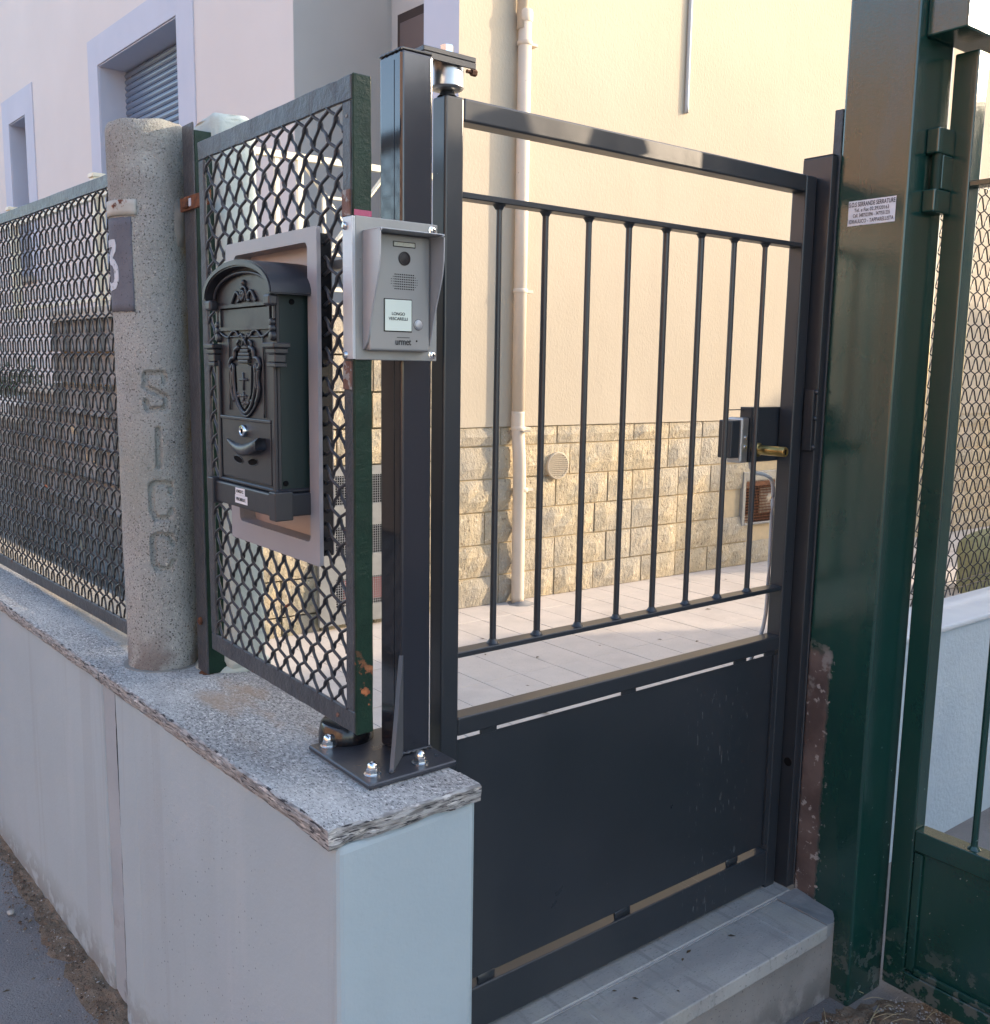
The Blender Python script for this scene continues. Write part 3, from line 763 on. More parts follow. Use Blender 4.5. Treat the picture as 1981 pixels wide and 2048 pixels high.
# white planter with dark plants on the lower parapet
pl = thing('planter', FL.p(3.5, -.05, 1.165), 'white planter with dark leafy plant on the stair parapet behind the mesh', 'planter')
bm = bmesh.new(); box(bm, 3.15, 3.85, -.14, .02, 1.166, 1.30, .008, FL); obj('trough', bm, white_plastic, pl)
rnd = random.Random(9); bm = bmesh.new()
for i in range(420):
    c = FL.p(rnd.uniform(3.12, 3.9), rnd.uniform(-.18, .06), 1.30 + abs(rnd.gauss(0, .09)))
    a = Vector((rnd.gauss(0, 1), rnd.gauss(0, 1), rnd.gauss(0, 1))).normalized() * rnd.uniform(.015, .035); b = a.orthogonal().normalized() * rnd.uniform(.008, .016)
    bm.faces.new([bm.verts.new(c - a), bm.verts.new(c + b), bm.verts.new(c + a), bm.verts.new(c - b)])
obj('leaves', bm, leaf_m, pl, kind='stuff')

# meter cabinet with mesh vents
mc = thing('meter_cabinet', FLX.p(.75, .02, .2), 'grey metal cabinet door with three square mesh vents on the stone wall', 'cabinet')
x0, x1 = .49, 1.12
zz = [(.25, .336), (.482, .60), (.747, .858), (1.005, 1.05)]
bm = bmesh.new()
for a, b in zz: box(bm, x0 + .09, x1 - .06, .008, .030, a, b, 0, FLX)
box(bm, x0, x0 + .09, .008, .030, .25, 1.05, 0, FLX); box(bm, x1 - .06, x1, .008, .030, .25, 1.05, 0, FLX)
obj('door_frame', bm, steel_dull, mc)
bm = bmesh.new(); box(bm, x0 + .02, x1 - .02, .0075, .012, .27, 1.03, 0, FLX); obj('dark_interior', bm, dark_in, mc)
bm = bmesh.new(); box(bm, x0 + .14, x1 - .1, .0125, .016, .36, .47, 0, FLX); obj('meter', bm, red_plastic, mc)
for a, b in ((.336, .482), (.60, .747), (.858, 1.005)):
    bm = bmesh.new()
    for i in range(int((b - a) / .0125) + 1): box(bm, x0 + .09, x1 - .06, .022, .0245, a + i * .0125, a + i * .0125 + .003, 0, FLX)
    for i in range(int((x1 - x0 - .15) / .0125) + 1): box(bm, x0 + .09 + i * .0125, x0 + .093 + i * .0125, .0245, .027, a, b, 0, FLX)
    obj('mesh_vent', bm, steel, mc)

# ------------------------------------------------------------------ concrete pole with moulded letters
PC = Vector((.75, 2.18)); Z0, Z1 = .862, 2.045
th0 = math.atan2(-PC.y, -PC.x) + .02          # direction towards the pavement viewer
LET = {
 'S': [[(.021, .022), (.017, .038), (-.020, .038), (-.022, .010), (.022, -.012), (.022, -.036), (-.018, -.038), (-.021, -.022)]],
 'I': [[(0, .040), (0, -.040)]],
 'C': [[(.022, .020), (.020, .036), (-.010, .040), (-.021, .034), (-.021, -.022), (-.012, -.038), (.014, -.038), (.022, -.022)]]}
segs = []
for ch, zc, uo in (('S', 1.487, 0), ('I', 1.366, .002), ('C', 1.250, .004), ('C', 1.136, .004)):
    for pl_ in LET[ch]:
        for a, b in zip(pl_[:-1], pl_[1:]): segs.append((a[0] + uo, a[1] + zc, b[0] + uo, b[1] + zc))
def letter_depth(u, z):
    best = 1
    for x1_, z1_, x2_, z2_ in segs:
        if abs(z - (z1_ + z2_) / 2) > .055: continue
        dx, dz = x2_ - x1_, z2_ - z1_; L2 = dx * dx + dz * dz
        t = max(0, min(1, ((u - x1_) * dx + (z - z1_) * dz) / L2))
        d = math.hypot(u - x1_ - t * dx, z - z1_ - t * dz); best = min(best, d)
    w = .0046 + .0010 * noise.noise(Vector((u * 90, z * 90, 0)))
    if best < w: return 1
    if best < w + .0022: return 1 - (best - w) / .0022
    return 0
pole = thing('concrete_pole', (.75, 2.18, .867), 'rough round concrete pole with moulded letters between two mesh fence panels', 'pole')
NT, NZ = 250, 430
V = []; F = []
for j in range(NZ + 1):
    z = Z0 + (Z1 - Z0) * j / NZ
    r = .0782 + (.0812 - .0782) * (z - Z0) / (Z1 - Z0)
    for i in range(NT):
        th = th0 + PI * (2 * i / NT - 1)
        u = r * (th - th0)
        front = abs(th - th0) < 1.9
        d = 0
        if abs(u) < .035 and 1.08 < z < 1.54: d = letter_depth(u, z) * .009
        p = Vector((math.cos(th) * 3, math.sin(th) * 3, z * 30 * .1 * 10)) if False else Vector((PC.x + r * math.cos(th), PC.y + r * math.sin(th), z))
        rr = r - d
        if front:
            rr += .0012 * noise.noise(p * 14) + .0007 * noise.noise(p * 90) - .0022 * max(0, noise.noise(p * 160) - .30)
        tz = z
        if j > NZ - 8:
            k = (j - (NZ - 8)) / 8; rr -= .005 * k * k * (1 + .6 * noise.noise(p * 40)); tz += .004 * noise.noise(Vector((p.x * 22, p.y * 22, 1))) * k + .004 * k * math.sin(th - th0 + .8)
        V.append((PC.x + rr * math.cos(th), PC.y + rr * math.sin(th), tz))
for j in range(NZ):
    for i in range(NT):
        a = j * NT + i; b = j * NT + (i + 1) % NT; F.append((a, b, b + NT, a + NT))
V.append((PC.x, PC.y, Z1 + .004)); top = len(V) - 1
for i in range(NT): F.append((NZ * NT + i, NZ * NT + (i + 1) % NT, top))
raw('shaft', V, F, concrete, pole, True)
bm = bmesh.new(); lathe(bm, (.75, 2.18, .8675), [(.089, 0), (.089, .0012), (.084, .0018), (.080, .0012)], 48); rough_edges(bm, .0010, 1, freq=40); obj('mortar_ring', bm, conc_mortar, pole)
def shell(name, r, a0, a1, z0, z1, m, th=.002, na=24, nz=10, rag=0, parent=pole, **kw):
    V = []; F = []
    for j in range(nz + 1):
        for i in range(na + 1):
            a = th0 + a0 + (a1 - a0) * i / na; z = z0 + (z1 - z0) * j / nz
            if i in (0, na): a += rag * noise.noise(Vector((z * 60, i, 0))) / r
            if j in (0, nz): z += rag * noise.noise(Vector((a * 9, j, 4)))
            V.append((PC.x + r * math.cos(a), PC.y + r * math.sin(a), z))
    n1 = len(V)
    V += [(PC.x + (r - th) * (v[0] - PC.x) / r, PC.y + (r - th) * (v[1] - PC.y) / r, v[2]) for v in V[:n1]]
    w = na + 1
    for j in range(nz):
        for i in range(na):
            a = j * w + i; F.append((a, a + 1, a + w + 1, a + w)); F.append((n1 + a, n1 + a + w, n1 + a + w + 1, n1 + a + 1))
    for i in range(na):
        F.append((i, n1 + i, n1 + i + 1, i + 1)); a = nz * w + i; F.append((a, a + 1, n1 + a + 1, n1 + a))
    for j in range(nz):
        a = j * w; F.append((a, a + w, n1 + a + w, n1 + a)); a += na; F.append((a, n1 + a, n1 + a + w, a + w))
    return raw(name, V, F, m, parent, True, **kw)
patch_m = mat('faded_dark_grey_paint', (.115, .12, .145), (.15, .155, .18), 14, rough=.85, bump=(170, .8, .003), bump2=(500, .5, .001), layers=[dict(scale=180, thr=.62, w=.03, c=(.06, .06, .065))])
numpaint = mat('worn_white_paint', (.60, .63, .68), (.50, .53, .58), 40, rough=.8, bump=(200, .6, .002), layers=[dict(scale=90, thr=.62, w=.03, c=(.16, .17, .19))])
SGN = -1   # image left is the negative turn direction
shell('number_patch', .0822, -1.95, -.46, 1.655, 1.848, patch_m, .003, 30, 12, .002)
# house number 3 as curved strokes
def stroke(poly, w, r):
    V = []; F = []
    P = []
    for a, b in zip(poly[:-1], poly[1:]):
        for k in range(5): P.append((a[0] + (b[0] - a[0]) * k / 5, a[1] + (b[1] - a[1]) * k / 5))
    P.append(poly[-1])
    for i, p in enumerate(P):
        q0 = P[max(i - 1, 0)]; q1 = P[min(i + 1, len(P) - 1)]
        t = Vector((q1[0] - q0[0], q1[1] - q0[1])).normalized(); nrm = Vector((-t.y, t.x)) * w / 2
        for sg in (-1, 1):
            u, z = p[0] + nrm.x * sg, p[1] + nrm.y * sg
            a = th0 + u / r; V.append((PC.x + r * math.cos(a), PC.y + r * math.sin(a), z))
    n1 = len(V); V += [(PC.x + (r - .002) / r * (v[0] - PC.x), PC.y + (r - .002) / r * (v[1] - PC.y), v[2]) for v in V[:n1]]
    for i in range(len(P) - 1):
        a = 2 * i; F += [(a, a + 1, a + 3, a + 2), (n1 + a, n1 + a + 2, n1 + a + 3, n1 + a + 1), (a, a + 2, n1 + a + 2, n1 + a), (a + 1, n1 + a + 1, n1 + a + 3, a + 3)]
    return V, F
three = [(-.135, 1.797), (-.088, 1.797), (-.090, 1.783), (-.112, 1.762), (-.094, 1.757), (-.084, 1.745), (-.083, 1.722), (-.091, 1.709), (-.112, 1.706), (-.135, 1.712)]
Vt, Ft = stroke(three, .015, .0834); raw('house_number', Vt, Ft, numpaint, pole, False, label='worn white painted number 3')
shell('clamp_band', .0845, -2.4, -.32, 1.852, 1.883, mat('chipped_white_paint', (.45, .45, .41), (.38, .38, .34), 30, rough=.7, bump=(90, .5, .0015), layers=[dict(scale=30, thr=.60, w=.04, **RUST)]), .004, 30, 3, .0006)
# mortar smear on the flank
bm = bmesh.new()
for i in range(2):
    pass
V = []; F = []
nn_ = 14
for j in range(nn_ + 1):
    for i in range(7):
        z = 1.79 + .11 * j / nn_; a = th0 + .62 + .09 * i
        k = math.sin(PI * i / 6) * math.sin(PI * j / nn_)
        r = .0785 + .012 * k * (1 + .5 * noise.noise(Vector((z * 40, a * 5, 0)))) 
        V.append((PC.x + r * math.cos(a), PC.y + r * math.sin(a), z))
for j in range(nn_):
    for i in range(6): a = j * 7 + i; F.append((a, a + 1, a + 8, a + 7))
raw('mortar_smear', V, F, conc_mortar, pole, True)

# pale green pier behind the pole
pier2 = thing('limewashed_pier', (.86, 2.06, .867), 'pale green limewashed concrete post behind the rough round pole', 'post')
bm = bmesh.new(); box(bm, .832, .925, 2.0, 2.15, .866, 2.062, .022, seg=3); bmesh.ops.subdivide_edges(bm, edges=bm.edges, cuts=2); rough_edges(bm, .006, 4, freq=25); obj('shaft', bm, pale_green, pier2, smooth=True)
bm = bmesh.new(); lathe(bm, (.875, 2.08, .866), [(.085, 0), (.075, .012), (.055, .022), (.03, .025)], 18); rough_edges(bm, .006, 6, freq=25); obj('foot', bm, pale_green, pier2, smooth=True)

# steel post between pole and mailbox panel
sp = thing('steel_angle_post', (.80, 2.05, .867), 'dark steel angle post with peeling green side between pole and mailbox panel', 'post')
bm = bmesh.new(); box(bm, .790, .794, 2.022, 2.078, .868, 2.035, .001); obj('flange', bm, old_grey, sp)
bm = bmesh.new(); box(bm, .7942, .835, 2.022, 2.027, .868, 2.02, .001); obj('web', bm, green_dull, sp, label='peeling green paint')
bm = bmesh.new(); box(bm, .783, .7895, 1.93, 2.082, 1.862, 1.89, .001); box(bm, .776, .783, 2.03, 2.055, 1.866, 1.886, .002); obj('bracket', bm, rust_mat, sp)
bm = bmesh.new(); box(bm, .781, .789, 2.02, 2.05, 1.868, 1.884, .001); obj('bolt_head', bm, numpaint, sp)
bm = bmesh.new(); lathe(bm, (.789, 2.05, .985), [(.009, 0), (.008, .004), (.003, .007)], 12, (-1, 0, 0)); obj('rust_spot', bm, rust_mat, sp)
bm = bmesh.new(); lathe(bm, (.80, 2.04, .8676), [(.024, 0), (.018, .0012), (.006, .0016)], 14); rough_edges(bm, .003, 6, freq=35); obj('rust_stain', bm, rust_mat, sp)

# ------------------------------------------------------------------ left fence panel
u = Vector((-.0573, 1)).normalized()
FP = Frame((.7485, 2.345), (u.x, u.y), (-u.y, u.x))
fpn = thing('mesh_fence', (.73, 2.6, .87), 'long grey framed crimped wire fence panel left of the concrete pole', 'fence panel')
zb, zt = .873, 1.984
for nm, a in (('bottom_rail', (0, 2.2, zb, zb + .035)), ('top_rail', (0, 2.2, zt - .030, zt)), ('stile', (0, .022, zb + .035, zt - .030)), ('stile', (2.178, 2.2, zb + .035, zt - .03))):
    bm = bmesh.new(); box(bm, a[0], a[1], -.008, 0, a[2], a[3], .0015, FP); bmesh.ops.subdivide_edges(bm, edges=[e for e in bm.edges if e.calc_length() > .3], cuts=30); rough_edges(bm, .0010, 3, freq=40); obj(nm, bm, old_grey, fpn)
wires(fpn, FP, 2.156, zt - zb - .065, .022, zb + .035, .0515, .0036, .0028, wire_fine, off=-.006, sag=.0024, sub=5, n=5)

# ------------------------------------------------------------------ mailbox fence panel
PAN = Frame((.757, 1.32), (0, 1), (-1, 0))    # s = y - 1.32, o towards street
mp = thing('mailbox_fence_panel', (.77, 1.6, .96), 'grey framed mesh panel carrying the mailbox, its end painted green', 'fence panel')
def wavy(bm, amp=.0009, seed=1):
    bmesh.ops.subdivide_edges(bm, edges=[e for e in bm.edges if e.calc_length() > .2], cuts=26); rough_edges(bm, amp, seed, freq=45)
for nm, a in (('bottom_rail', (0, .592, .960, .996)), ('top_rail', (0, .592, 1.937, 1.972)), ('far_stile', (.566, .592, .9962, 1.9368))):
    bm = bmesh.new(); box(bm, a[0], a[1], -.006, 0, a[2], a[3], .0016, PAN); wavy(bm, .0013, 5); obj(nm, bm, old_grey, mp)
bm = bmesh.new(); box(bm, .0025, .027, -.006, -.0003, .9962, 1.9368, .0015, PAN); wavy(bm, .0010, 8); obj('near_stile', bm, old_grey, mp)
bm = bmesh.new(); box(bm, -.0035, .0022, -.033, -.0012, .958, 1.9735, .0018, PAN); wavy(bm, .0009, 9); obj('end_face', bm, green_dull, mp, label='chipped dark green end face')
bm = bmesh.new(); box(bm, -.0045, -.0036, -.032, -.002, 1.7715, 1.780, 0, PAN); 
obj('magenta_edge', bm, pink_tape, mp)
bm = bmesh.new(); box(bm, .003, .0275, -.02, .0016, 1.772, 1.81, .001, PAN); rough_edges(bm, .001, 2, freq=60); obj('rust_patch', bm, bare_rust, mp)
bm = bmesh.new(); box(bm, .003, .0275, -.02, .0016, 1.512, 1.556, .001, PAN); rough_edges(bm, .001, 4, freq=60); obj('rust_patch', bm, bare_rust, mp)
bm = bmesh.new(); lathe(bm, PAN.p(.055, .0, .977), [(.004, 0), (.0038, .002), (.002, .003)], 10, (-1, 0, 0)); lathe(bm, PAN.p(.014, 0, 1.915), [(.0025, 0), (.002, .001)], 8, (-1, 0, 0)); obj('screw', bm, bare_rust, mp)
wires(mp, PAN, .542, .946, .0255, .993, .0510, .0024, .0028, wire_grey, off=-.0045, holes=[(.070, .410, .236, .764)], sag=.0032, sub=8, n=6)

# tray around the mailbox
tr = thing('mounting_tray', (.75, 1.58, 1.22), 'lilac grey enamelled metal tray framing the charcoal mailbox', 'tray')
def ring(bm, so, zo, si, zi, o0, o1, fr, rc=.012):
    def rr(s0, s1, z0, z1, r, n=4):
        P = []
        for cx, cz, a0 in ((s1 - r, z0 + r, -90), (s1 - r, z1 - r, 0), (s0 + r, z1 - r, 90), (s0 + r, z0 + r, 180)):
            for k in range(n + 1):
                a = math.radians(a0 + 90 * k / n); P.append((cx + r * math.cos(a), cz + r * math.sin(a)))
        return P
    A = rr(*so, *zo, .004); B = rr(*si, *zi, rc); n = len(A)
    va = [bm.verts.new(fr.p(s, o1, z)) for s, z in A]; vb = [bm.verts.new(fr.p(s, o1, z)) for s, z in B]
    vc = [bm.verts.new(fr.p(s, o0, z)) for s, z in A]; vd = [bm.verts.new(fr.p(s, o0, z)) for s, z in B]
    for i in range(n):
        j = (i + 1) % n
        bm.faces.new((va[i], va[j], vb[j], vb[i])); bm.faces.new((vb[i], vb[j], vd[j], vd[i])); bm.faces.new((va[j], va[i], vc[i], vc[j])); bm.faces.new((vc[i], vc[j], vd[j], vd[i]))
    bmesh.ops.recalc_face_normals(bm, faces=bm.faces)
bm = bmesh.new(); ring(bm, (.087, .440), (1.222, 1.764), (.119, .402), (1.258, 1.742), .006, .013, PAN, .01); obj('face_frame', bm, tray_mat, tr)
bm = bmesh.new(); ring(bm, (.100, .428), (1.236, 1.756), (.119, .402), (1.258, 1.742), -.018, .0058, PAN, .01); obj('liner', bm, tray_mat, tr)
bm = bmesh.new(); box(bm, .0975, .0998, -.018, .0055, 1.237, 1.755, 0, PAN); obj('side_shadow_strip', bm, black_plastic, tr)  # black strip standing in for the shadow along the tray's side
bm = bmesh.new(); box(bm, .102, .426, -.022, -.0185, 1.238, 1.754, 0, PAN); obj('back_plate', bm, tray_in, tr)
bm = bmesh.new(); box(bm, .062, .080, -.060, -.054, 1.16, 1.745, .001, PAN); box(bm, .062, .120, -.0535, -.0225, 1.70, 1.715, .001, PAN); obj('bracket_bar', bm, steel_dull, tr)

# ------------------------------------------------------------------ mailbox
mb = thing('mailbox', (.72, 1.565, 1.30), 'cast charcoal mailbox with arched lid, raised crest and smiling handle', 'mailbox')
MB = Frame((.693, 1.5635), (0, 1), (-1, 0))       # s positive = away (image left)
def mbox(nm, s0, s1, o0, o1, z0, z1, b=.0015, m=mail_mat, par=mb, seg=2):
    bm = bmesh.new(); box(bm, s0, s1, o0, o1, z0, z1, b, MB, seg); return obj(nm, bm, m, par)
HW = .1175
bm = bmesh.new(); box(bm, -HW + .002, HW - .002, -.081, -.004, 1.345, 1.668, .002, MB)
obj('case', bm, mail_side, mb)
arch = []
for i in range(17):
    a = PI * (1 - i / 16); arch.append((HW * math.cos(a), 1.662 + .048 * math.sin(a)))
bm = bmesh.new(); prism(bm, [(-HW, 1.33)] + [(HW, 1.33)] + list(reversed(arch)), MB, -.0045, 0.0); front = obj('front', bm, mail_mat, mb)
# arched lid
A = []
for i in range(25):
    a = PI * (1 - i / 24); A.append((math.cos(a), math.sin(a)))
outer = [(.138 * c, 1.658 + .060 * s ** .9) for c, s in A]; inner = [(.124 * c, 1.658 + .049 * s ** .9) for c, s in A]
bm = bmesh.new()
va = [bm.verts.new(MB.p(s, .020, z)) for s, z in outer]; vb = [bm.verts.new(MB.p(s, .020, z)) for s, z in inner]
vc = [bm.verts.new(MB.p(s, -.081, z)) for s, z in outer]; vd = [bm.verts.new(MB.p(s, -.081, z)) for s, z in inner]
for i in range(24):
    for q in ((va[i], va[i + 1], vb[i + 1], vb[i]), (vc[i], vc[i + 1], va[i + 1], va[i]), (vb[i], vb[i + 1], vd[i + 1], vd[i]), (vc[i + 1], vc[i], vd[i], vd[i + 1])): f = bm.faces.new(q); f.smooth = True
for e in (0, 24): bm.faces.new((va[e], vb[e], vd[e], vc[e]))
bmesh.ops.recalc_face_normals(bm, faces=bm.faces)
bmesh.ops.bevel(bm, geom=[e for e in bm.edges if len(e.link_faces) == 2 and e.calc_face_angle() > 1.0], offset=.0022, segments=2, affect='EDGES')
obj('arched_lid', bm, mail_mat, mb)
V, F = tube_vf([MB.p(s * .92, .006, 1.6565 + (z - 1.658) * .86) for s, z in inner], .0028, 6, MB.n); raw('lid_moulding', V, F, mail_mat, mb, True)
for sg in (-1, 1):
    mbox('lid_scroll', sg * .118 - .012, sg * .118 + .012, .002, .018, 1.640, 1.658, .004)
# side mouldings, capitals, pilasters
for sg in (-1, 1):
    mbox('pilaster', sg * .111 - .0065, sg * .111 + .0065, 0, .006, 1.345, 1.555, .002)
    bm = bmesh.new(); c = sg * .121
    box(bm, c - .021, c + .021, -.012, .018, 1.575, 1.583, .0015, MB); box(bm, c - .017, c + .017, -.010, .014, 1.566, 1.5745, .0015, MB); box(bm, c - .013, c + .013, -.008, .012, 1.552, 1.5655, .0015, MB); box(bm, c - .015, c + .015, -.008, .013, 1.545, 1.5515, .001, MB)
    obj('capital', bm, mail_mat, mb)
    for zc, r in ((1.594, .0085), (1.606, .0065), (1.616, .006)):
        bm = bmesh.new(); lathe(bm, MB.p(sg * .108, .0, zc), [(r, 0), (r, .004), (r * .7, .007), (r * .25, .0075)], 12, MB.n); obj('rosette', bm, mail_mat, mb)
    mbox('side_rib', sg * .1125 - .004, sg * .1125 + .004, 0, .004, 1.62, 1.655, .0015)
def relief(name, pts, r, k=5, par=mb, o=.002, m=mail_mat, n=6):
    P = smooth_path([MB.p(s, o, z) for s, z in pts], k)
    V, F = tube_vf(P, r, n, MB.n); return raw(name, V, F, m, par, True)
# letter slot
bm = bmesh.new(); ring(bm, (-.101, .101), (1.605, 1.648), (-.094, .094), (1.611, 1.643), 0, .0045, MB, .002); obj('slot_frame', bm, mail_mat, mb)
mbox('slot_flap', -.094, .094, .0, .0012, 1.611, 1.643, .0004)
mbox('slot_shade_gap', -.094, .094, .0012, .0018, 1.6405, 1.643, .0, dark_in)
# scroll ornament over the slot
for sg in (-1, 1):
    relief('scroll', [(sg * .048, 1.651), (sg * .040, 1.660), (sg * .030, 1.668), (sg * .020, 1.664), (sg * .016, 1.655), (sg * .024, 1.652)], .0028)
    relief('scroll', [(sg * .006, 1.653), (sg * .012, 1.662), (sg * .008, 1.673), (sg * .0, 1.676)], .0026)
    relief('garland', [(sg * .101, 1.603), (sg * .085, 1.597), (sg * .066, 1.594), (sg * .050, 1.603), (sg * .034, 1.603), (sg * .022, 1.595), (sg * .012, 1.598), (sg * .004, 1.590)], .0022)
P = []
for i in range(26):
    a = i / 25 * 3.4 * PI; r = .0085 * (1 - i / 30); P.append(MB.p(r * math.cos(a), .004, 1.662 + r * math.sin(a)))
V, F = tube_vf(P, .0022, 6, MB.n); raw('scroll_spiral', V, F, mail_mat, mb, True)
bm = bmesh.new(); lathe(bm, MB.p(0, 0, 1.682), [(.006, 0), (.005, .004), (.002, .006)], 10, MB.n); obj('knob', bm, mail_mat, mb)
# panel outline
relief('panel_outline', [(-.071, 1.462), (-.0705, 1.500), (-.0705, 1.560), (-.070, 1.593)], .0015, 3)
relief('panel_outline', [(.067, 1.470), (.0665, 1.52), (.066, 1.595)], .0015, 3)
relief('panel_outline', [(-.070, 1.593), (0, 1.5945), (.066, 1.595)], .0015, 3)
def reliefw(name, pts, r, k=5, par=mb, o=.002): return relief(name, [(x * 1.3, z) for x, z in pts], r * 1.15, k, par, o)
# crest: shield, cross, helm, mantling scrolls
cr = obj('crest', prism(bmesh.new(), [(-.030, 1.545), (-.026, 1.500), (-.012, 1.482), (0, 1.474), (.012, 1.482), (.026, 1.500), (.030, 1.545), (.015, 1.549), (-.015, 1.549)], MB, 0, .005), mail_mat, mb)
reliefw('shield_rim', [(-.033, 1.547), (-.032, 1.512), (-.020, 1.482), (0, 1.467), (.020, 1.482), (.032, 1.512), (.033, 1.547)], .0027, 4, cr, .0035)
reliefw('shield_rim', [(-.038, 1.530), (-.034, 1.490), (-.018, 1.470), (0, 1.461), (.018, 1.470), (.034, 1.490), (.038, 1.530)], .0022, 4, cr, .002)
reliefw('cross', [(0, 1.535), (0, 1.505)], .0018, 2, cr, .0055); reliefw('cross', [(-.013, 1.523), (.013, 1.523)], .0018, 2, cr, .0055)
reliefw('cross', [(0, 1.503), (0, 1.487)], .0014, 2, cr, .0055); reliefw('cross', [(-.009, 1.496), (.009, 1.496)], .0014, 2, cr, .0055)
for k, (w, z) in enumerate(((.015, 1.553), (.018, 1.559), (.016, 1.565), (.012, 1.571), (.009, 1.577))):
    mbox('helm_band', -w * 1.3, w * 1.3, 0, .0065 - .0006 * k, z - .0026, z + .0026, .0012, mail_mat, cr)
reliefw('helm_tip', [(-.006, 1.579), (0, 1.590), (.006, 1.579)], .002, 3, cr, .003)
for sg in (-1, 1):
    reliefw('mantling', [(sg * .016, 1.577), (sg * .028, 1.572), (sg * .030, 1.560), (sg * .040, 1.558), (sg * .047, 1.548), (sg * .041, 1.541), (sg * .036, 1.549)], .0032, 5, cr, .003)
    reliefw('mantling', [(sg * .043, 1.540), (sg * .040, 1.525), (sg * .043, 1.510), (sg * .040, 1.497), (sg * .033, 1.486)], .003, 5, cr, .003)
    reliefw('mantling', [(sg * .036, 1.535), (sg * .034, 1.522), (sg * .037, 1.508)], .0024, 4, cr, .004)
    reliefw('mantling', [(sg * .020, 1.572), (sg * .022, 1.583), (sg * .015, 1.588)], .0022, 4, cr, .003)
rnd = random.Random(2)
for i in range(16):
    s = rnd.uniform(-.028, .028); z = 1.478 + abs(s) * .35 + rnd.uniform(0, .014)
    bm = bmesh.new(); lathe(bm, MB.p(s, .003, z), [(.0032, 0), (.003, .002), (.0012, .0034)], 8, MB.n); obj('bead', bm, mail_mat, cr)
# lower door with handle
dr = mbox('door', -.099, .099, 0, .0042, 1.352, 1.458, .0018)
mbox('door_lip', -.1015, .1015, .0, .0068, 1.4535, 1.4595, .0015, mail_mat, dr)
mbox('door_lip', -.1015, -.098, .0, .0062, 1.353, 1.4535, .001, mail_mat, dr)
bm = bmesh.new(); lathe(bm, MB.p(.0, .004, 1.437), [(.0105, 0), (.0105, .006), (.009, .008), (.0075, .0082), (.007, .0070), (.001, .0072)], 24, MB.n); lk = obj('lock', bm, chrome, dr)
mbox('keyhole', -.0012, .0012, .0112, .0125, 1.4325, 1.4405, .0, dark_in, dr)
# curved lip handle: crescent that stands off to the right
V = []; F = []; ns = 24
for i in range(ns + 1):
    a = i / ns; s = .080 - .158 * a
    zc = 1.4195 - .0155 * math.sin(PI * min(a * .95 + .03, 1)) + .001 * a
    h = .0015 + .0105 * math.sin(PI * min(a * .62 + .02, .5)) * (1 if a < .93 else 1)
    dpt = .0045 + .020 * min(1, a * 1.15) ** .8 * (1 if a < .96 else .9)
    for (dz, o) in ((h * .9, .0042), (h, dpt * .75), (h * .5, dpt), (-h * .6, dpt), (-h * .9, dpt * .85), (-h * .8, .0042)):
        V.append(MB.p(s, o, zc + dz * .9))
for i in range(ns):
    for j in range(5): a = i * 6 + j; F.append((a, a + 1, a + 7, a + 6))
F.append(tuple(range(6))); F.append(tuple(ns * 6 + k for k in reversed(range(6))))
raw('handle', V, F, mail_mat, dr, True)
for sg, c in ((1, .031), (-1, -.028)):
    P = [(c + .020 * math.cos(t * PI / 5 * 1.0) , 1.3860 + .0062 * math.sin(t * PI / 5) + sg * .10 * (.020 * math.cos(t * PI / 5))) for t in range(10)]
    obj('peep_slot', prism(bmesh.new(), P, MB, .0036, .0046), dark_in, dr)
    P2 = [MB.p(s, .0044, z) for s, z in P] + [MB.p(P[0][0], .0044, P[0][1])]
    V, F = tube_vf(P2, .0009, 5, MB.n); raw('slot_rim', V, F, mail_mat, dr, True)
# plinth
bm = bmesh.new(); box(bm, -.127, .127, -.081, .012, 1.304, 1.342, .003, MB, 2); box(bm, -.1215, .1215, -.07, .006, 1.3425, 1.3490, .002, MB, 1); pln = obj('plinth', bm, mail_mat, mb)
for sg in (-1, 1): mbox('plinth_corner', sg * .127 - .012, sg * .127 + .012, -.014, .018, 1.300, 1.347, .002)
bm = bmesh.new(); lathe(bm, Vector((.72, MB.p(-HW, 0, 0).y + .002, 1.648)), [(.0045, 0), (.0045, .0022), (.003, .003)], 12, (0, -1, 0)); lathe(bm, Vector((.705, MB.p(-HW, 0, 0).y + .002, 1.358)), [(.0045, 0), (.0045, .0022), (.003, .003)], 12, (0, -1, 0)); obj('rivet', bm, dark_in, mb)
lb1 = mbox('name_label', -.010, .028, .0121, .0126, 1.3265, 1.3385, 0, paper, mb); mbox('name_label', -.020, .030, .0121, .0127, 1.3120, 1.3262, 0, paper, mb)
text('lettering', 'LONGO C.', .0075, MB.p(.009, .0131, 1.3325), (0, -1, 0), (0, 0, 1), ink, mb, sx=.8)
text('lettering', 'VESCARELLI F.', .0078, MB.p(.005, .0132, 1.319), (0, -1, 0), (0, 0, 1), ink, mb, sx=.78)

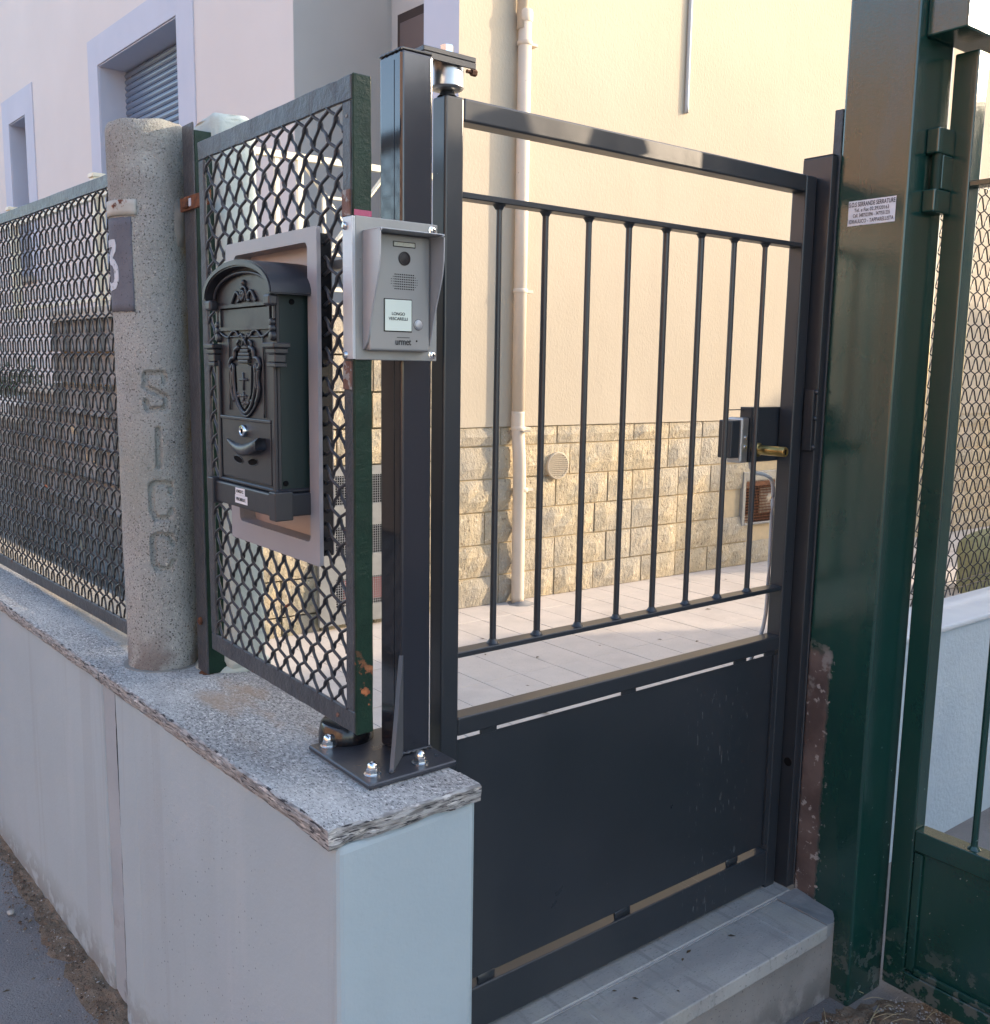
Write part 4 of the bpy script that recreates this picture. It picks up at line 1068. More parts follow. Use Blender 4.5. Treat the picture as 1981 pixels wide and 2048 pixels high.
# ------------------------------------------------------------------ hinge post on base plate
hp = thing('gate_hinge_post', (.908, 1.40, .867), 'dark anthracite square steel post bolted to the granite coping', 'post')
PX0, PX1, PY0, PY1 = .877, .938, 1.37, 1.437
bm = bmesh.new(); box(bm, PX0, PX1, PY0, PY1, .878, 2.043, .005, seg=3); obj('post_tube', bm, anthracite_post, hp)
bm = bmesh.new(); box(bm, PX0 + .001, PX1 - .001, PY0 + .001, PY1 - .001, 2.0432, 2.047, .001); rough_edges(bm, .0006, 1, freq=60); obj('end_cap', bm, anthracite, hp)
bm = bmesh.new(); box(bm, .770, .945, 1.297, 1.508, .8685, .8775, .002)
es = [e for e in bm.edges if abs((e.verts[0].co - e.verts[1].co).z) > .004]
obj('base_plate', bm, plate_dark, hp)
GF = Frame((.879, 1.372), (-.707, -.707), (.707, -.707))
obj('gusset', prism(bmesh.new(), [(0, .878), (.078, .878), (.074, .884), (.004, 1.056), (0, 1.058)], GF, -.0035, .0035), mat('lit_gusset_paint', (.075, .08, .09), (.10, .105, .115), 20, rough=.4), hp)  # paint made lighter to give the gusset its lit, glossy face
V, F = tube_vf([Vector((.8785 - .055 * i / 10 + .001 * math.sin(i * 3), 1.3705 - .055 * i / 10, .879)) for i in range(11)], [.0028 + .0012 * math.sin(i * 2.2) for i in range(11)], 6); raw('weld_bead', V, F, plate_dark, hp, True)
V, F = tube_vf([Vector((PX0 + (PX1 - PX0) * i / 12, PY0 - .0008, .8795 + .0022 * math.sin(i * 1.9) ** 2)) for i in range(13)], [.003 + .0016 * math.sin(i * 2.7) for i in range(13)], 6, Vector((0, 1, 0))); raw('weld_bead', V, F, plate_dark, hp, True)
V, F = tube_vf([Vector((PX0 - .0004, PY0 + (PY1 - PY0) * i / 14, 2.0425 + .001 * math.sin(i * 2.9))) for i in range(15)], [.0016 + .0008 * math.sin(i * 2.1) for i in range(15)], 5); raw('weld_bead', V, F, anthracite, hp, True)
V, F = tube_vf([Vector((PX0 - .0002, PY0 + .0215 + 0 * i, .9 + 1.13 * i / 2)) for i in range(3)], .0006, 4, Vector((1, 0, 0))); raw('tube_seam', V, F, anthracite, hp, True)
for (nx, ny) in ((.796, 1.482), (.796, 1.331), (.887, 1.325)):
    n_ = thing('cap_nut', (nx, ny, .8775), {(.796, 1.482): 'shiny domed nut at the left corner of the base plate', (.796, 1.331): 'shiny domed nut at the front corner of the base plate', (.887, 1.325): 'shiny domed nut right of the gusset on the base plate'}[(nx, ny)], 'nut', 'domed nuts on the post base plate')
    bm = bmesh.new(); lathe(bm, (nx, ny, .8776), [(.0145, 0), (.0145, .0022), (.013, .0026)], 24); obj('washer', bm, zinc, n_)
    bm = bmesh.new(); cyl(bm, (nx, ny, .8803), (nx, ny, .8885), .0108, .0108, 6); obj('hex', bm, zinc, n_)
    bm = bmesh.new(); lathe(bm, (nx, ny, .8886), [(.0092, 0), (.0090, .004), (.0078, .0078), (.005, .0105), (.001, .0118)], 20); obj('dome', bm, chrome, n_)
# dark round lump under the panel
bm = bmesh.new(); lathe(bm, (.845, 1.505, .8676), [(.05, 0), (.050, .02), (.046, .04), (.040, .046)], 28); obj('dark_lump', bm, black_plastic, None, True, label='dark round lump behind the base plate under the mesh panel', cat='post stub')
# hinge: bracket arm, adjustable cylinder, bolts
hg = hp
bm = bmesh.new(); box(bm, .925, 1.030, 1.379, 1.440, 2.052, 2.060, .001); box(bm, .925, 1.030, 1.379, 1.3825, 2.041, 2.0515, .0008); obj('bracket_arm', bm, anthracite, hg)
bm = bmesh.new(); lathe(bm, (.995, 1.414, 2.013), [(.020, -.0045), (.0265, -.003), (.0285, -.0005)], 36); cyl(bm, (.995, 1.414, 2.0126), (.995, 1.414, 2.0515), .0285, n=36); obj('hinge_cylinder', bm, steel, hg)
bm = bmesh.new(); lathe(bm, (.998, 1.417, 1.9995), [(.017, 0), (.013, .004), (.012, .008)], 20); obj('hinge_pin', bm, anthracite, hg)
bm = bmesh.new(); cyl(bm, (.995, 1.414, 2.0665), (.995, 1.414, 2.080), .0115, .0115, 6); cyl(bm, (.995, 1.414, 2.0602), (.995, 1.414, 2.0662), .015, .015, 20); obj('hex_bolt', bm, zinc, hg)
bm = bmesh.new(); cyl(bm, (1.0285, 1.404, 2.044), (1.038, 1.404, 2.044), .003, .003, 10); cyl(bm, (1.0382, 1.404, 2.044), (1.048, 1.404, 2.044), .0058, .0058, 6); obj('locking_screw', bm, rust_mat, hg)
for i in range(9):
    a = i / 9 * PI * 1.1 - 1.0
bm = bmesh.new(); lathe(bm, (1.006, 1.410, 2.0602), [(.012, 0), (.013, .0025), (.012, .005)], 24); obj('toothed_washer', bm, brass, hg)

# ------------------------------------------------------------------ gate leaf
g = thing('small_metal_gate', (1.5, 1.42, .246), 'closed dark anthracite pedestrian gate with slim bars over a solid lower sheet', 'gate')
GX0, GX1, GY0, GY1, GZ0, GZ1 = .983, 2.041, 1.40, 1.44, .246, 2.0
def part(nm, x0, x1, y0, y1, z0, z1, b=.004, m=anthracite, p=g, seg=3, **kw):
    bm = bmesh.new(); box(bm, x0, x1, y0, y1, z0, z1, b, seg=seg); return obj(nm, bm, m, p, **kw)
part('hinge_stile', GX0, GX0 + .039, GY0, GY1, GZ0, GZ1 - .0005)
part('lock_stile', GX1 - .040, GX1, GY0, GY1, GZ0 - .012, GZ1 - .0005)
part('top_rail', GX0 + .0385, GX1 - .0395, GY0 + .0006, GY1 - .0006, 1.9615, GZ1)
part('mid_rail', GX0 + .0385, GX1 - .0395, GY0 + .0006, GY1 - .0006, .869, .905)
part('bottom_rail', GX0 + .0385, GX1 - .0395, GY0 + .0006, GY1 - .0006, GZ0, .340)
part('upper_rod', GX0 + .038, GX1 - .039, 1.404, 1.436, 1.837, 1.8475, .0015, seg=1)
part('lower_rod', GX0 + .038, GX1 - .039, 1.404, 1.436, 1.0185, 1.029, .0015, seg=1)
for i in range(8):
    x = 1.116 + .11 * i
    bm = bmesh.new(); cyl(bm, (x, 1.42, 1.029), (x, 1.42, 1.8372), .0062, n=16)
    for z, sgn in ((1.8368, -1), (1.0294, 1)):
        lathe(bm, (x, 1.42, z), [(.0125, 0), (.0095, .0025), (.0066, .0085)], 14, (0, 0, sgn))
    for v in bm.verts:
        if abs(v.co.z - 1.03) < .006 or abs(v.co.z - 1.835) < .006: v.co += noise.noise_vector(v.co * 160) * .0016
    obj('bar', bm, anthracite, g)
part('lower_sheet', GX0 + .0385, GX1 - .0395, 1.4085, 1.4105, .356, .859, 0)
for x0, x1 in ((1.081, 1.12), (1.461, 1.504), (1.839, 1.884), (1.956, 1.996)): part('weld_tab', x0, x1, 1.4075, 1.4125, .857, .8695, .0008, seg=1)
for x0, x1 in ((1.082, 1.124), (1.464, 1.510), (1.849, 1.894)):
    bm = bmesh.new(); box(bm, x0, x1, 1.4072, 1.4125, .339, .358, .001); bmesh.ops.subdivide_edges(bm, edges=bm.edges, cuts=3); rough_edges(bm, .0025, x0, freq=90); obj('weld_tab', bm, anthracite, g, smooth=True)
part('sheet_edge_strip', 1.986, 2.0012, 1.4015, 1.4080, .356, .858, .0005, seg=1)
# lock case behind the gate
lc = thing('gate_lock', (1.95, 1.46, 1.33), 'electric gate lock in a black box with brass key cylinder', 'lock')
part('cover_box', 1.897, 2.02, 1.4415, 1.475, 1.336, 1.466, .0015, black_plastic if False else anthracite, lc)
part('cover_flap', 1.845, 1.897, 1.466, 1.473, 1.4585, 1.4605, 0, anthracite, lc)
part('lock_body', 1.836, 1.868, 1.449, 1.488, 1.347, 1.436, .003, anthracite, lc)
part('lock_case', 1.868, 1.896, 1.4450, 1.488, 1.335, 1.442, .005, steel, lc)
for z in (1.395, 1.373):
    bm = bmesh.new(); lathe(bm, (1.884, 1.4448, z), [(.0048, 0), (.0048, .002), (.003, .003)], 14, (0, -1, 0)); obj('screw', bm, chrome, lc)
bm = bmesh.new(); lathe(bm, (1.9185, 1.4413, 1.366), [(.0165, 0), (.0165, .010), (.0118, .013), (.0118, .083), (.0105, .085), (.006, .085), (.0058, .0835)], 28, (0, -1, 0)); obj('key_cylinder', bm, brass, lc)
bm = bmesh.new(); box(bm, 1.9165, 1.9205, 1.3555, 1.3565, 1.360, 1.372, 0); obj('keyhole', bm, dark_in, lc)
tube('lock_cable', smooth_path([(1.925, 1.46, 1.336), (1.935, 1.463, 1.318), (1.955, 1.465, 1.306), (1.985, 1.464, 1.301), (2.013, 1.462, 1.288), (2.023, 1.46, 1.26), (2.024, 1.46, 1.20), (2.024, 1.46, 1.0), (2.020, 1.461, .93), (2.006, 1.465, .875), (1.985, 1.47, .83), (1.97, 1.475, .75)], 5), .0048, conduit, None, 10, label='grey electric cable hanging from the gate lock', cat='cable')
# lock post with striker guard
lp = thing('gate_lock_post', (2.06, 1.40, .24), 'slim dark lock post between small gate and green post', 'post')
part('post_tube', 2.0455, 2.0685, 1.366, 1.445, .239, 2.045, .0025, anthracite, lp)
part('top_cap', 2.0465, 2.0675, 1.367, 1.444, 2.0452, 2.0475, .0006, anthracite, lp, 1)
part('striker_guard', 2.037, 2.0454, 1.3715, 1.3965, 1.363, 1.508, .0015, anthracite, lp)
for z in (1.503, 1.44, 1.370):
    bm = bmesh.new(); lathe(bm, (2.0455, 1.3705, z), [(.007, 0), (.006, .003), (.002, .005)], 10, (-1, 0, 0)); rough_edges(bm, .002, z, freq=100); obj('weld_spot', bm, anthracite, lp, smooth=True)
bm = bmesh.new(); cyl(bm, (2.0452, 1.385, .573), (2.0445, 1.385, .573), .011, .011, 20); obj('drain_hole', bm, dark_in, lp)

# ------------------------------------------------------------------ green post, hinge, header
gp = thing('green_gate_post', (2.145, 1.275, 0), 'thick glossy dark green steel post between the two gates', 'post')
part('post_tube', 2.07, 2.222, 1.19, 1.3625, -.03, 3.0, .007, green, gp)
part('rear_strip', 2.0705, 2.086, 1.3632, 1.384, .24, 2.149, .001, old_grey, gp, 1)
for i, (z0, z1, nm) in enumerate(((1.905, 1.955, 'hinge_knuckle'), (2.030, 2.085, 'hinge_knuckle'))):
    part(nm, 2.13, 2.2, 1.160, 1.1895, z0, z1, .004, green, gp)
bm = bmesh.new(); cyl(bm, (2.15, 1.172, 1.955), (2.15, 1.172, 2.030), .011, n=14); obj('hinge_pin', bm, green_dull, gp)
part('hinge_plate', 2.155, 2.205, 1.160, 1.176, 1.9555, 2.0295, .003, green, gp)
st = thing('sticker', (2.069, 1.274, 1.91), 'white locksmith advertising sticker on the green post', 'sticker')
bm = bmesh.new(); y0, y1, z0, z1 = 1.215, 1.332, 1.8835, 1.9385
V = []; F = []; na = 24
for k in range(5):
    for i in range(na + 1):
        y = y0 + (y1 - y0) * i / na; z = z0 + (z1 - z0) * k / 4 + .0035 * (1 - i / na) * 0
        if k in (0, 4): z += .0009 * noise.noise(Vector((y * 260, k, 0)))
        if i in (0, na): y += .0009 * noise.noise(Vector((z * 260, i, 0)))
        V.append((2.0693 - .0001 * noise.noise(Vector((y * 60, z * 60, 0))), y, z))
F = [(k * (na + 1) + i, k * (na + 1) + i + 1, (k + 1) * (na + 1) + i + 1, (k + 1) * (na + 1) + i) for k in range(4) for i in range(na)]
raw('paper', V, F, paper, st)
for body, z, s, sx, bo in (('S.O.S SERRANDE SERRATURE', 1.9295, .0138, .62, .0002), ('Tel. e Fax 02.39320163', 1.9168, .0112, .78, .0001), ('Cell. 3487523396 - 3477551235', 1.9050, .0112, .60, .0001), ('IDRAULICO - TAPPARELLISTA', 1.8920, .0122, .66, .0001)):
    text('lettering', body, s, (2.0688, 1.2735, z), (0, -1, 0), (0, 0, 1), ink, st, sx=sx, bold=bo, thick=.0001, spacing=1.04)
# header bar
hb = obj('header_bar', box(bmesh.new(), 2.098, 3.6, 1.10, 1.1895, 2.268, 2.36, .004, seg=2), green, None, label='thick dark green tube fixed high up across the front of the green post', cat='steel tube')

# ------------------------------------------------------------------ driveway gate leaf (runs towards the viewer)
dg = thing('driveway_gate', (2.225, .5, 0), 'dark green driveway gate leaf with upright bars at the right edge', 'gate')
DX0, DX1 = 2.200, 2.250
part('hinge_stile', DX0, DX1, 1.122, 1.1765, .02, 2.25, .004, green, dg)
part('far_stile', DX0, DX1, -.30, -.245, .02, 2.25, .004, green, dg)
part('mid_rail', DX0, DX1, -.245, 1.1218, .395, .448, .004, green, dg)
part('bottom_rail', DX0, DX1, -.245, 1.1218, .02, .075, .004, green, dg)
part('top_flat_bar', DX0 + .004, DX1 - .006, -.245, 1.1218, 1.962, 1.974, .001, green, dg, 1)
part('lower_sheet', DX0 + .014, DX0 + .018, -.245, 1.1218, .0755, .3945, 0, green, dg)
bm = bmesh.new(); box(bm, DX0 + .004, DX0 + .0135, 1.10, 1.1216, .08, .39, .003); obj('panel_bead', bm, green, dg)
bm = bmesh.new(); box(bm, DX0 + .002, DX0 + .0135, -.24, 1.0995, .0758, .094, .004, seg=2); obj('panel_bead', bm, green, dg)
for i in range(9):
    y = .989 - .14 * i
    if y < -.22: break
    bm = bmesh.new(); cyl(bm, (2.224, y, .4482), (2.224, y, 2.17), .0078, n=14); lathe(bm, (2.224, y, .4484), [(.015, 0), (.011, .004), (.008, .008)], 12); obj('bar', bm, green, dg)
    bm = bmesh.new(); FB = Frame((2.224, y), (0, 1), (-1, 0)); zh = min(2.245 + .072 * i, 2.6); prism(bm, [(-.010, 2.165), (.010, 2.165), (.010, zh), (.045, zh), (.026, zh + .085), (-.026, zh + .085), (-.045, zh), (-.010, zh)], FB, -.004, .004); obj('picket_head', bm, green, dg)

# ------------------------------------------------------------------ low white wall with mesh fence beyond
lw = thing('low_white_wall', (4, 1.6, 0), 'low white rendered wall behind the driveway gate', 'wall')
bm = bmesh.new(); box(bm, 2.42, 11, 1.52, 1.71, -.05, .722, .004); obj('wall_body', bm, white_wall, lw)
bm = bmesh.new(); box(bm, 2.42, 11, 1.51, 1.722, .7225, .742, .006, seg=2); obj('mortar_cap', bm, white_cap, lw)
mf = thing('mesh_fence', (4, 1.655, .76), 'wire mesh fence standing on the low white wall at the right edge', 'fence')
FM = Frame((2.74, 1.655), (1, 0), (0, -1))
wires(mf, FM, 3.2, 1.40, 0, .775, .057, .0045, .0026, wire_fine, sag=.003, sub=4, n=4)
for nm, z in (('tie_wire', .80), ('tie_wire', .826), ('tie_wire', 2.16)):
    tube(nm, [(2.74 + .05 * i, 1.652, z + .002 * math.sin(i * 1.7)) for i in range(66)], .002, wire_fine, mf, 5)
tube('fence_post', [(5.35, 1.655, .74), (5.35, 1.655, 2.22)], .018, conduit, mf, 12, Vector((1, 0, 0)))
# olive rounded cover
oc = thing('covered_bin', (5.75, 2.5, .22), 'olive green rounded cover standing behind the low white wall at the right edge', 'cover')
V = []; F = []
for j in range(13):
    a = j / 12
    for i in range(28):
        th = 2 * PI * i / 28; r = .33 * (1 if a < .5 else math.cos((a - .5) * PI) ** .6 + .001); z = .222 + .50 * a if a < .5 else .472 + .16 * math.sin((a - .5) * PI)
        p = Vector((6.12 + r * math.cos(th), 2.62 + r * math.sin(th), z)); V.append(p + noise.noise_vector(p * 6) * .02)
for j in range(12):
    for i in range(28): F.append((j * 28 + i, j * 28 + (i + 1) % 28, (j + 1) * 28 + (i + 1) % 28, (j + 1) * 28 + i))
raw('cover', V, F, olive, oc, True)

# ------------------------------------------------------------------ video intercom
it = thing('video_intercom', (.83, 1.30, 1.56), 'grey metal video intercom with rain hood fixed to the green panel end', 'intercom')
def ip(nm, x0, x1, y0, y1, z0, z1, b, m, par=it, seg=2, **kw): return part(nm, x0, x1, y0, y1, z0, z1, b, m, par, seg, **kw)
ip('mounting_plate', .7585, .9075, 1.3125, 1.3155, 1.558, 1.771, .0012, steel_dull)
ip('side_angle', .7535, .7562, 1.3130, 1.3420, 1.559, 1.770, .0006, steel_raw)
ip('side_angle', .7562, .7585, 1.3127, 1.3153, 1.559, 1.770, .0006, steel_raw)
UX0, UX1 = .7735, .8840
bm = bmesh.new(); box(bm, UX0, UX1, 1.297, 1.3122, 1.572, 1.748, .0035, seg=3); fp_ = obj('face_unit', bm, intercom_case, it)
# hood: bent sheet with curved side wings
prof = [(1.748, 1.262), (1.735, 1.262), (1.71, 1.2625), (1.688, 1.266), (1.668, 1.2725), (1.645, 1.281), (1.62, 1.289), (1.60, 1.294), (1.585, 1.299), (1.5745, 1.3085)]
def wing(x0, x1):
    bm = bmesh.new(); A = []; B = []
    for x, L in ((x0, A), (x1, B)):
        for z, y in prof: L.append((bm.verts.new((x, y, z)), bm.verts.new((x, 1.3120, z))))
    for i in range(len(prof) - 1):
        for L in (A, B): bm.faces.new((L[i][0], L[i + 1][0], L[i + 1][1], L[i][1]))
        bm.faces.new((A[i][0], A[i + 1][0], B[i + 1][0], B[i][0]))
        bm.faces.new((A[i][1], A[i + 1][1], B[i + 1][1], B[i][1]))
    bm.faces.new((A[0][0], A[0][1], B[0][1], B[0][0])); bm.faces.new((A[-1][0], A[-1][1], B[-1][1], B[-1][0]))
    bmesh.ops.recalc_face_normals(bm, faces=bm.faces); return bm
hd = obj('rain_hood', wing(.7708, .7728), intercom_hood, it)
obj('hood_wing', wing(.8847, .8867), intercom_hood, hd)
ip('hood_roof', .7710, .8865, 1.2621, 1.3120, 1.7483, 1.7503, .0008, intercom_hood, hd)
for sg, x in ((-1, .7730), (1, .8845)):
    V, F = tube_vf([Vector((x, 1.262 + .0495 * i / 6, 1.7472)) for i in range(7)], .0022, 8); raw('hood_fillet', V, F, intercom_hood, hd, True)
FY = 1.2968
ip('led_bezel', .8150, .8556, FY - .0004, FY + .001, 1.7290, 1.7375, .0004, black_plastic); ip('led_window', .8164, .8540, FY - .0010, FY - .0003, 1.7303, 1.7362, .0003, lamp_clear)
bm = bmesh.new(); lathe(bm, (.8355, FY, 1.7125), [(.0105, 0), (.0105, .0012), (.0088, .0014), (.0082, .0008), (.004, .0014), (.001, .0016)], 32, (0, -1, 0)); obj('camera_eye', bm, lens_glass, it)
bm = bmesh.new()
for r in range(7):
    for c in range(15):
        if abs(c - 7) > 7 - abs(r - 3) * .95 + 1: continue
        x = .8355 + (c - 7) * .00335; z = 1.6775 + (r - 3) * .0036
        rr = .0010 if abs(c - 7) < 6 else .0006
        cyl(bm, (x, FY + .0002, z), (x, FY - .0003, z), rr, n=8)
obj('speaker_holes', bm, dark_in, it)
ip('name_plate_bezel', .7985, .8495, FY - .0008, FY + .0005, 1.6015, 1.6515, .0008, black_plastic)
npl = ip('name_plate', .8000, .8480, FY - .0018, FY - .0004, 1.6030, 1.6500, .0005, label_card)
text('lettering', 'LONGO', .0066, (.8235, FY - .0021, 1.6285), (1, 0, 0), (0, 0, 1), ink, it, bold=.00005)
text('lettering', 'VESCARELLI', .0066, (.8235, FY - .0021, 1.6212), (1, 0, 0), (0, 0, 1), ink, it, bold=.00005)
bm = bmesh.new(); lathe(bm, (.8615, FY, 1.6135), [(.0078, 0), (.0078, .0008), (.0068, .0010), (.0066, .0022), (.006, .0026), (.001, .0028)], 28, (0, -1, 0)); obj('call_button', bm, intercom_hood, it)
bm = bmesh.new(); lathe(bm, (.8615, FY + .0001, 1.6135), [(.0084, 0), (.0084, .0004), (.0080, .0005)], 28, (0, -1, 0)); obj('button_rim', bm, black_plastic, it)
text('logo', 'urmet', .0150, (.8335, FY - .0003, 1.5865), (1, 0, 0), (0, 0, 1), ink, it, bold=.0002, sx=.78)
bm = bmesh.new(); box(bm, .8222, .8452, FY - .0004, FY, 1.5928, 1.5937); obj('logo_bar', bm, ink, it)
bm = bmesh.new(); cyl(bm, (.8585, FY + .0002, 1.5885), (.8585, FY - .0003, 1.5885), .0014, n=12); obj('microphone_hole', bm, dark_in, it)
for x, z in ((.8975, 1.7620), (.8985, 1.5675)):
    bm = bmesh.new(); lathe(bm, (x, 1.3124, z), [(.0068, 0), (.0068, .0008), (.0048, .0010), (.0046, .0028), (.0032, .0036), (.001, .0037)], 20, (0, -1, 0)); s_ = obj('screw', bm, chrome, it)
    bm = bmesh.new(); box(bm, x - .0022, x + .0022, 1.3083, 1.3088, z - .0004, z + .0004); box(bm, x - .0004, x + .0004, 1.3082, 1.3087, z - .0022, z + .0022); obj('screw_slot', bm, dark_in, s_)
for z in (1.757, 1.565):
    bm = bmesh.new(); lathe(bm, (.7534, 1.3335, z), [(.0062, 0), (.0058, .002), (.004, .004)], 14, (-1, 0, 0)); rough_edges(bm, .0012, 3, freq=150); obj('screw', bm, zinc, it)

# ------------------------------------------------------------------ soil, grit, straw on the ground
def soil(name, line, label=None, seed=1, amp=.018):
    """line = list of (x, y, half width)"""
    V = []; F = []; nw = 9
    P = smooth_path([(a, b, c) for a, b, c in line], 10)
    for i, p in enumerate(P):
        q = P[min(i + 1, len(P) - 1)] - P[max(i - 1, 0)]; t = Vector((q.x, q.y)).normalized(); nrm = Vector((-t.y, t.x))
        for j in range(nw):
            a = j / (nw - 1) * 2 - 1
            w = p.z * (1 + .55 * noise.noise(Vector((i * .33, a > 0, seed))) + .3 * noise.noise(Vector((i * 1.1, a > 0, seed + 5))))
            x = p.x + nrm.x * a * w; y = p.y + nrm.y * a * w
            z = ground_z(x, y) + (1 - a * a) * amp * (.6 + .9 * noise.noise(Vector((x * 25, y * 25, seed)))) - .0015 + .003 * noise.noise(Vector((x * 90, y * 90, seed)))
            V.append((x, y, z))
    for i in range(len(P) - 1):
        for j in range(nw - 1): a = i * nw + j; F.append((a, a + 1, a + nw + 1, a + nw))
    return raw(name, V, F, soil_m, None, False, kind='stuff', label=label)
soil('soil_strip', [(.52, 4.6, .03), (.575, 3.5, .04), (.595, 3.0, .045), (.60, 2.7, .055), (.60, 2.45, .06), (.615, 2.2, .062), (.63, 2.05, .06), (.645, 1.85, .05), (.66, 1.6, .03)], 'brown soil strip along the foot of the street wall', 1, .012)
soil('soil_patch', [(1.80, 1.17, .04), (1.95, 1.165, .045), (2.08, 1.14, .06), (2.17, 1.06, .075), (2.20, .92, .085), (2.20, .70, .07), (2.2, .4, .05)], 'gritty brown soil at the foot of the green post', 4, .016)
def grit(name, n, f, m, seed, smin, smax, label):
    rnd = random.Random(seed); V = []; F = []
    for i in range(n):
        x, y = f(rnd); s = rnd.uniform(smin, smax) * (1 if rnd.random() < .9 else 1.8); z = ground_z(x, y) + s * .3 + .004
        b = len(V)
        for d in ((1, 0, 0), (-1, 0, 0), (0, 1, 0), (0, -1, 0), (0, 0, 1), (0, 0, -1)):
            k = s * rnd.uniform(.5, 1.1); V.append((x + d[0] * k, y + d[1] * k, z + d[2] * k * .7))
        for a in ((0, 2, 4), (2, 1, 4), (1, 3, 4), (3, 0, 4), (2, 0, 5), (1, 2, 5), (3, 1, 5), (0, 3, 5)): F.append(tuple(b + q for q in a))
    return raw(name, V, F, m, None, False, kind='stuff', label=label)
def along(rnd):
    y = rnd.uniform(1.7, 4.2); return (.625 - .0453 * (y - 1.9) - abs(rnd.gauss(0, .045)), y)
def by_post(rnd):
    a = rnd.random(); return (1.72 + .5 * a + rnd.gauss(0, .03), 1.19 - max(0, a - .5) * .3 - abs(rnd.gauss(0, .045)))
def by_drive(rnd): return (2.16 + rnd.gauss(0, .045), rnd.uniform(.5, 1.14))
grit('soil_crumbs', 2200, along, crumb_m, 1, .0012, .0042, 'dark soil crumbs along the street wall')
grit('pale_crumbs', 420, along, crumb_l, 2, .001, .0032, 'pale grit along the street wall')
grit('soil_crumbs', 2600, by_post, crumb_m, 3, .0012, .0045, 'dark soil crumbs round the green post foot')
grit('pale_crumbs', 1500, by_post, crumb_l, 4, .001, .0035, 'pale grit round the green post foot')
grit('pale_crumbs', 1600, by_drive, crumb_l, 5, .001, .0035, 'pale grit under the driveway gate')
def loose(rnd): return (rnd.uniform(-.1, .62), rnd.uniform(1.6, 4.0))
grit('loose_chippings', 420, loose, crumb_l, 6, .0008, .0024, 'loose pale chippings scattered over the asphalt')
# fallen leaves in the yard and on the step
rnd = random.Random(21); LV = []; LF = []
for i in range(46):
    if i < 30: x, y, z = rnd.uniform(2.2, 5.2), rnd.uniform(2.0, 4.15), .2235
    elif i < 38: x, y, z = rnd.uniform(1.05, 1.9), rnd.uniform(1.22, 1.34), .2365
    else: x, y = rnd.uniform(.2, .6), rnd.uniform(1.9, 3.4); z = ground_z(x, y) + .004
    a = rnd.uniform(0, 6.28); L = rnd.uniform(.005, .013) * (1 if i < 38 and i >= 30 else 1.5); b = len(LV)
    for du, dv, dz in ((-1, 0, 0), (-.2, .4, .15), (1, 0, .05), (-.1, -.42, .2)):
        LV.append((x + L * (du * math.cos(a) - dv * math.sin(a)), y + L * (du * math.sin(a) + dv * math.cos(a)), z + L * dz))
    LF.append((b, b + 1, b + 2, b + 3))
raw('leaf_bits', LV, LF, mat('dry_leaf', (.10, .065, .03), (.05, .035, .02), 30, rough=.9), None, False, kind='stuff', label='tiny dry leaf bits on the paving and step')
# fallen mortar lumps
def lump(x, y, sx, sy, sz, label, m=white_cap, rot=0.0):
    bm = bmesh.new(); bmesh.ops.create_icosphere(bm, subdivisions=3, radius=1)
    for v in bm.verts:
        c = v.co + noise.noise_vector(v.co * 1.6 + Vector((x * 7, y, 0))) * .28
        c = Vector((c.x * sx, c.y * sy, c.z * sz)); c.rotate(Matrix.Rotation(rot, 3, 'Z')); v.co = c + Vector((x, y, ground_z(x, y) + sz * .5 + .004))
    return obj('mortar_lump', bm, m, None, True, label=label, cat='rubble')
lump(.628, 2.085, .012, .040, .010, 'white mortar lump at the wall foot below the rendered bead')
lump(.50, 2.74, .010, .009, .007, 'small white pebble lying on the asphalt', crumb_l)
rnd = random.Random(8); SV = []; SF = []
for i in range(14):
    x, y = ((2.06, 1.115), (2.12, 1.08), (2.15, 1.02), (1.93, 1.16), (2.10, 1.14))[i % 5]
    x += rnd.gauss(0, .03) if i else 0; y += rnd.gauss(0, .03) if i else 0
    a = rnd.uniform(-1.0, 1.4) if i else .3; L = rnd.uniform(.02, .06) if i else .12
    z = ground_z(x, y) + .016
    P = smooth_path([(x - L / 2 * math.cos(a), y - L / 2 * math.sin(a), z), (x, y, z + .008), (x + L / 2 * math.cos(a), y + L / 2 * math.sin(a), z + .004)], 5)
    v, f = tube_vf(P, .0013 if i == 0 else .0007, 5, Vector((0, 0, 1)), len(SV)); SV += v; SF += f
raw('dry_straw', SV, SF, straw_m, None, True, kind='stuff', label='dry straw bits lying in the grit by the green post')
V = [(1.70, 1.05, 0), (1.78, 1.13, 0), (1.90, 1.135, 0), (2.0, 1.12, 0), (2.055, 1.06, 0), (2.02, .95, 0), (1.9, .85, 0), (1.72, .9, 0)]
V = [(x, y, ground_z(x, y) + .006) for x, y, _ in V]
raw('concrete_patch', V, [tuple(range(8))], conc_pad, None, kind='structure')

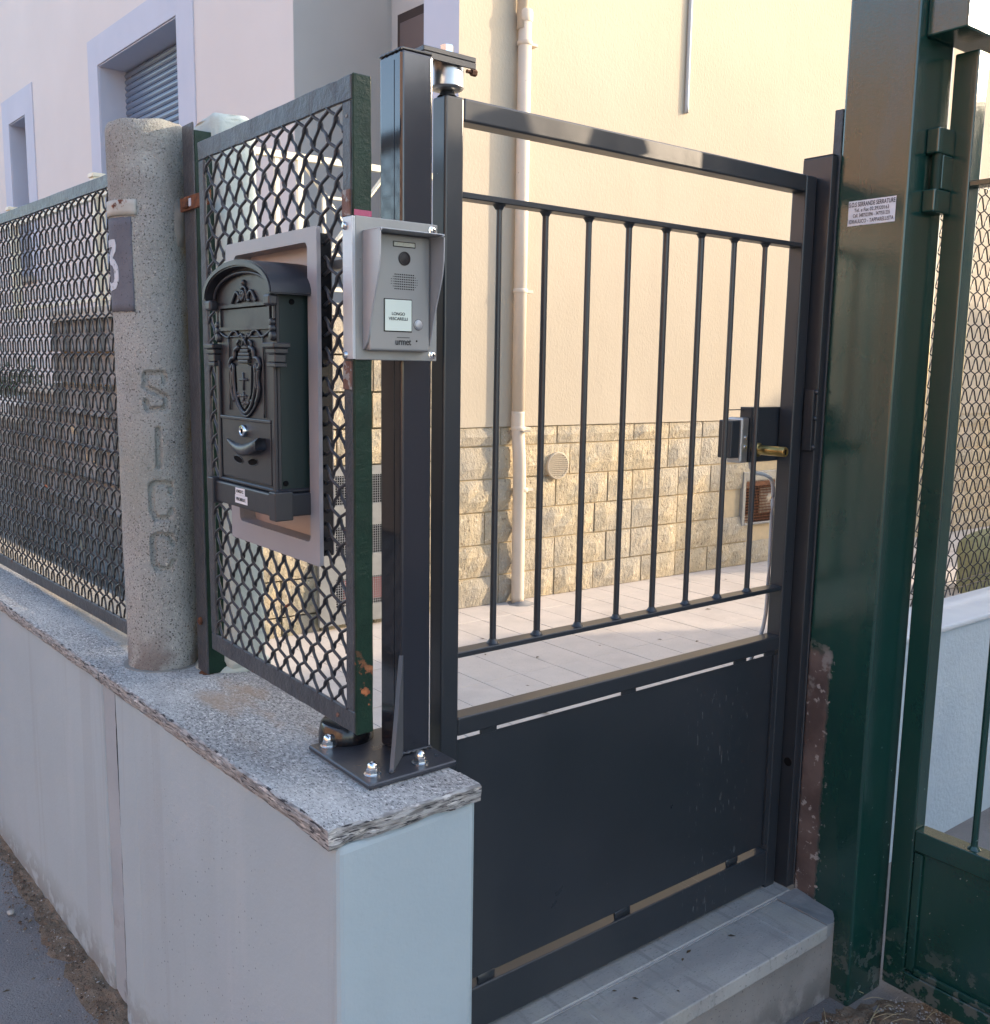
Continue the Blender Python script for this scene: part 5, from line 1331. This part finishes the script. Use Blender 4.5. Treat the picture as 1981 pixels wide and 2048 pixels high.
# ------------------------------------------------------------------ unseen surroundings, added for shade and reflections
gar = thing('added_garage', (8, -3, 0), 'unseen low grey garage, added right of the picture to shade the gate', 'building')  # garage added for the shade it throws on the gate
bm = bmesh.new(); box(bm, 3.9, 12.1, -5.0, -.8, -.02, 3.47); obj('wall', bm, garage_m, gar)
bm = bmesh.new(); box(bm, 3.85, 12.15, -5.05, -.75, 3.472, 3.53); obj('roof', bm, roof_t, gar)
hd2 = thing('added_tree_row', (19, -1.2, 0), 'unseen tall round topped tree row, added beyond the garage to shade the plinth', 'hedge')  # tree row added, its outline shaped for the shade on the plinth
FH = Frame((0, -1.2), (1, 0), (0, -1))
pr = [(a + 1.64, b + .59 if b else 0) for a, b in [(15.05, 0), (15.0, 3.95), (15.15, 4.35), (15.45, 4.75), (15.75, 5.0), (16.1, 5.15), (16.5, 5.1), (16.9, 4.9), (17.2, 4.8), (26, 4.8), (26, 0)]]
bm = bmesh.new(); prism(bm, pr, FH, -.4, .4); obj('crown', bm, foliage, hd2)
oh = thing('added_house_opposite', (-13, 2, 0), 'unseen long sunlit terracotta house, added across the street for reflections', 'building')  # house added for the brown reflection in the green post
bm = bmesh.new(); box(bm, -26, -17, -16, 20.5, -.02, 9.2); obj('wall', bm, opp_wall, oh)
bm = bmesh.new(); box(bm, -26.4, -16.6, -16.4, 20.9, 9.201, 9.5); obj('roof', bm, roof_t, oh)
for k in range(9):
    for z in (1.2, 3.7, 6.4):
        bm = bmesh.new(); box(bm, -17.0, -16.97, -14 + 3.7 * k, -12.8 + 3.7 * k, z, z + 1.5); obj('window', bm, opp_dark, oh)
hw = thing('added_garden_wall', (-13, 25, 0), 'unseen low garden wall with hedge, added further along the street for reflections', 'wall')  # wall and hedge added to be reflected in the glossy posts
bm = bmesh.new(); box(bm, -20, -18, 21, 90, -.02, 1.2); obj('wall', bm, garage_m, hw)
bm = bmesh.new(); box(bm, -22, -18.5, 21.2, 90, 1.2, 5.6); bmesh.ops.subdivide_edges(bm, edges=bm.edges, cuts=14, use_grid_fill=True); rough_edges(bm, .9, 2, freq=.35); obj('hedge', bm, foliage, hw)
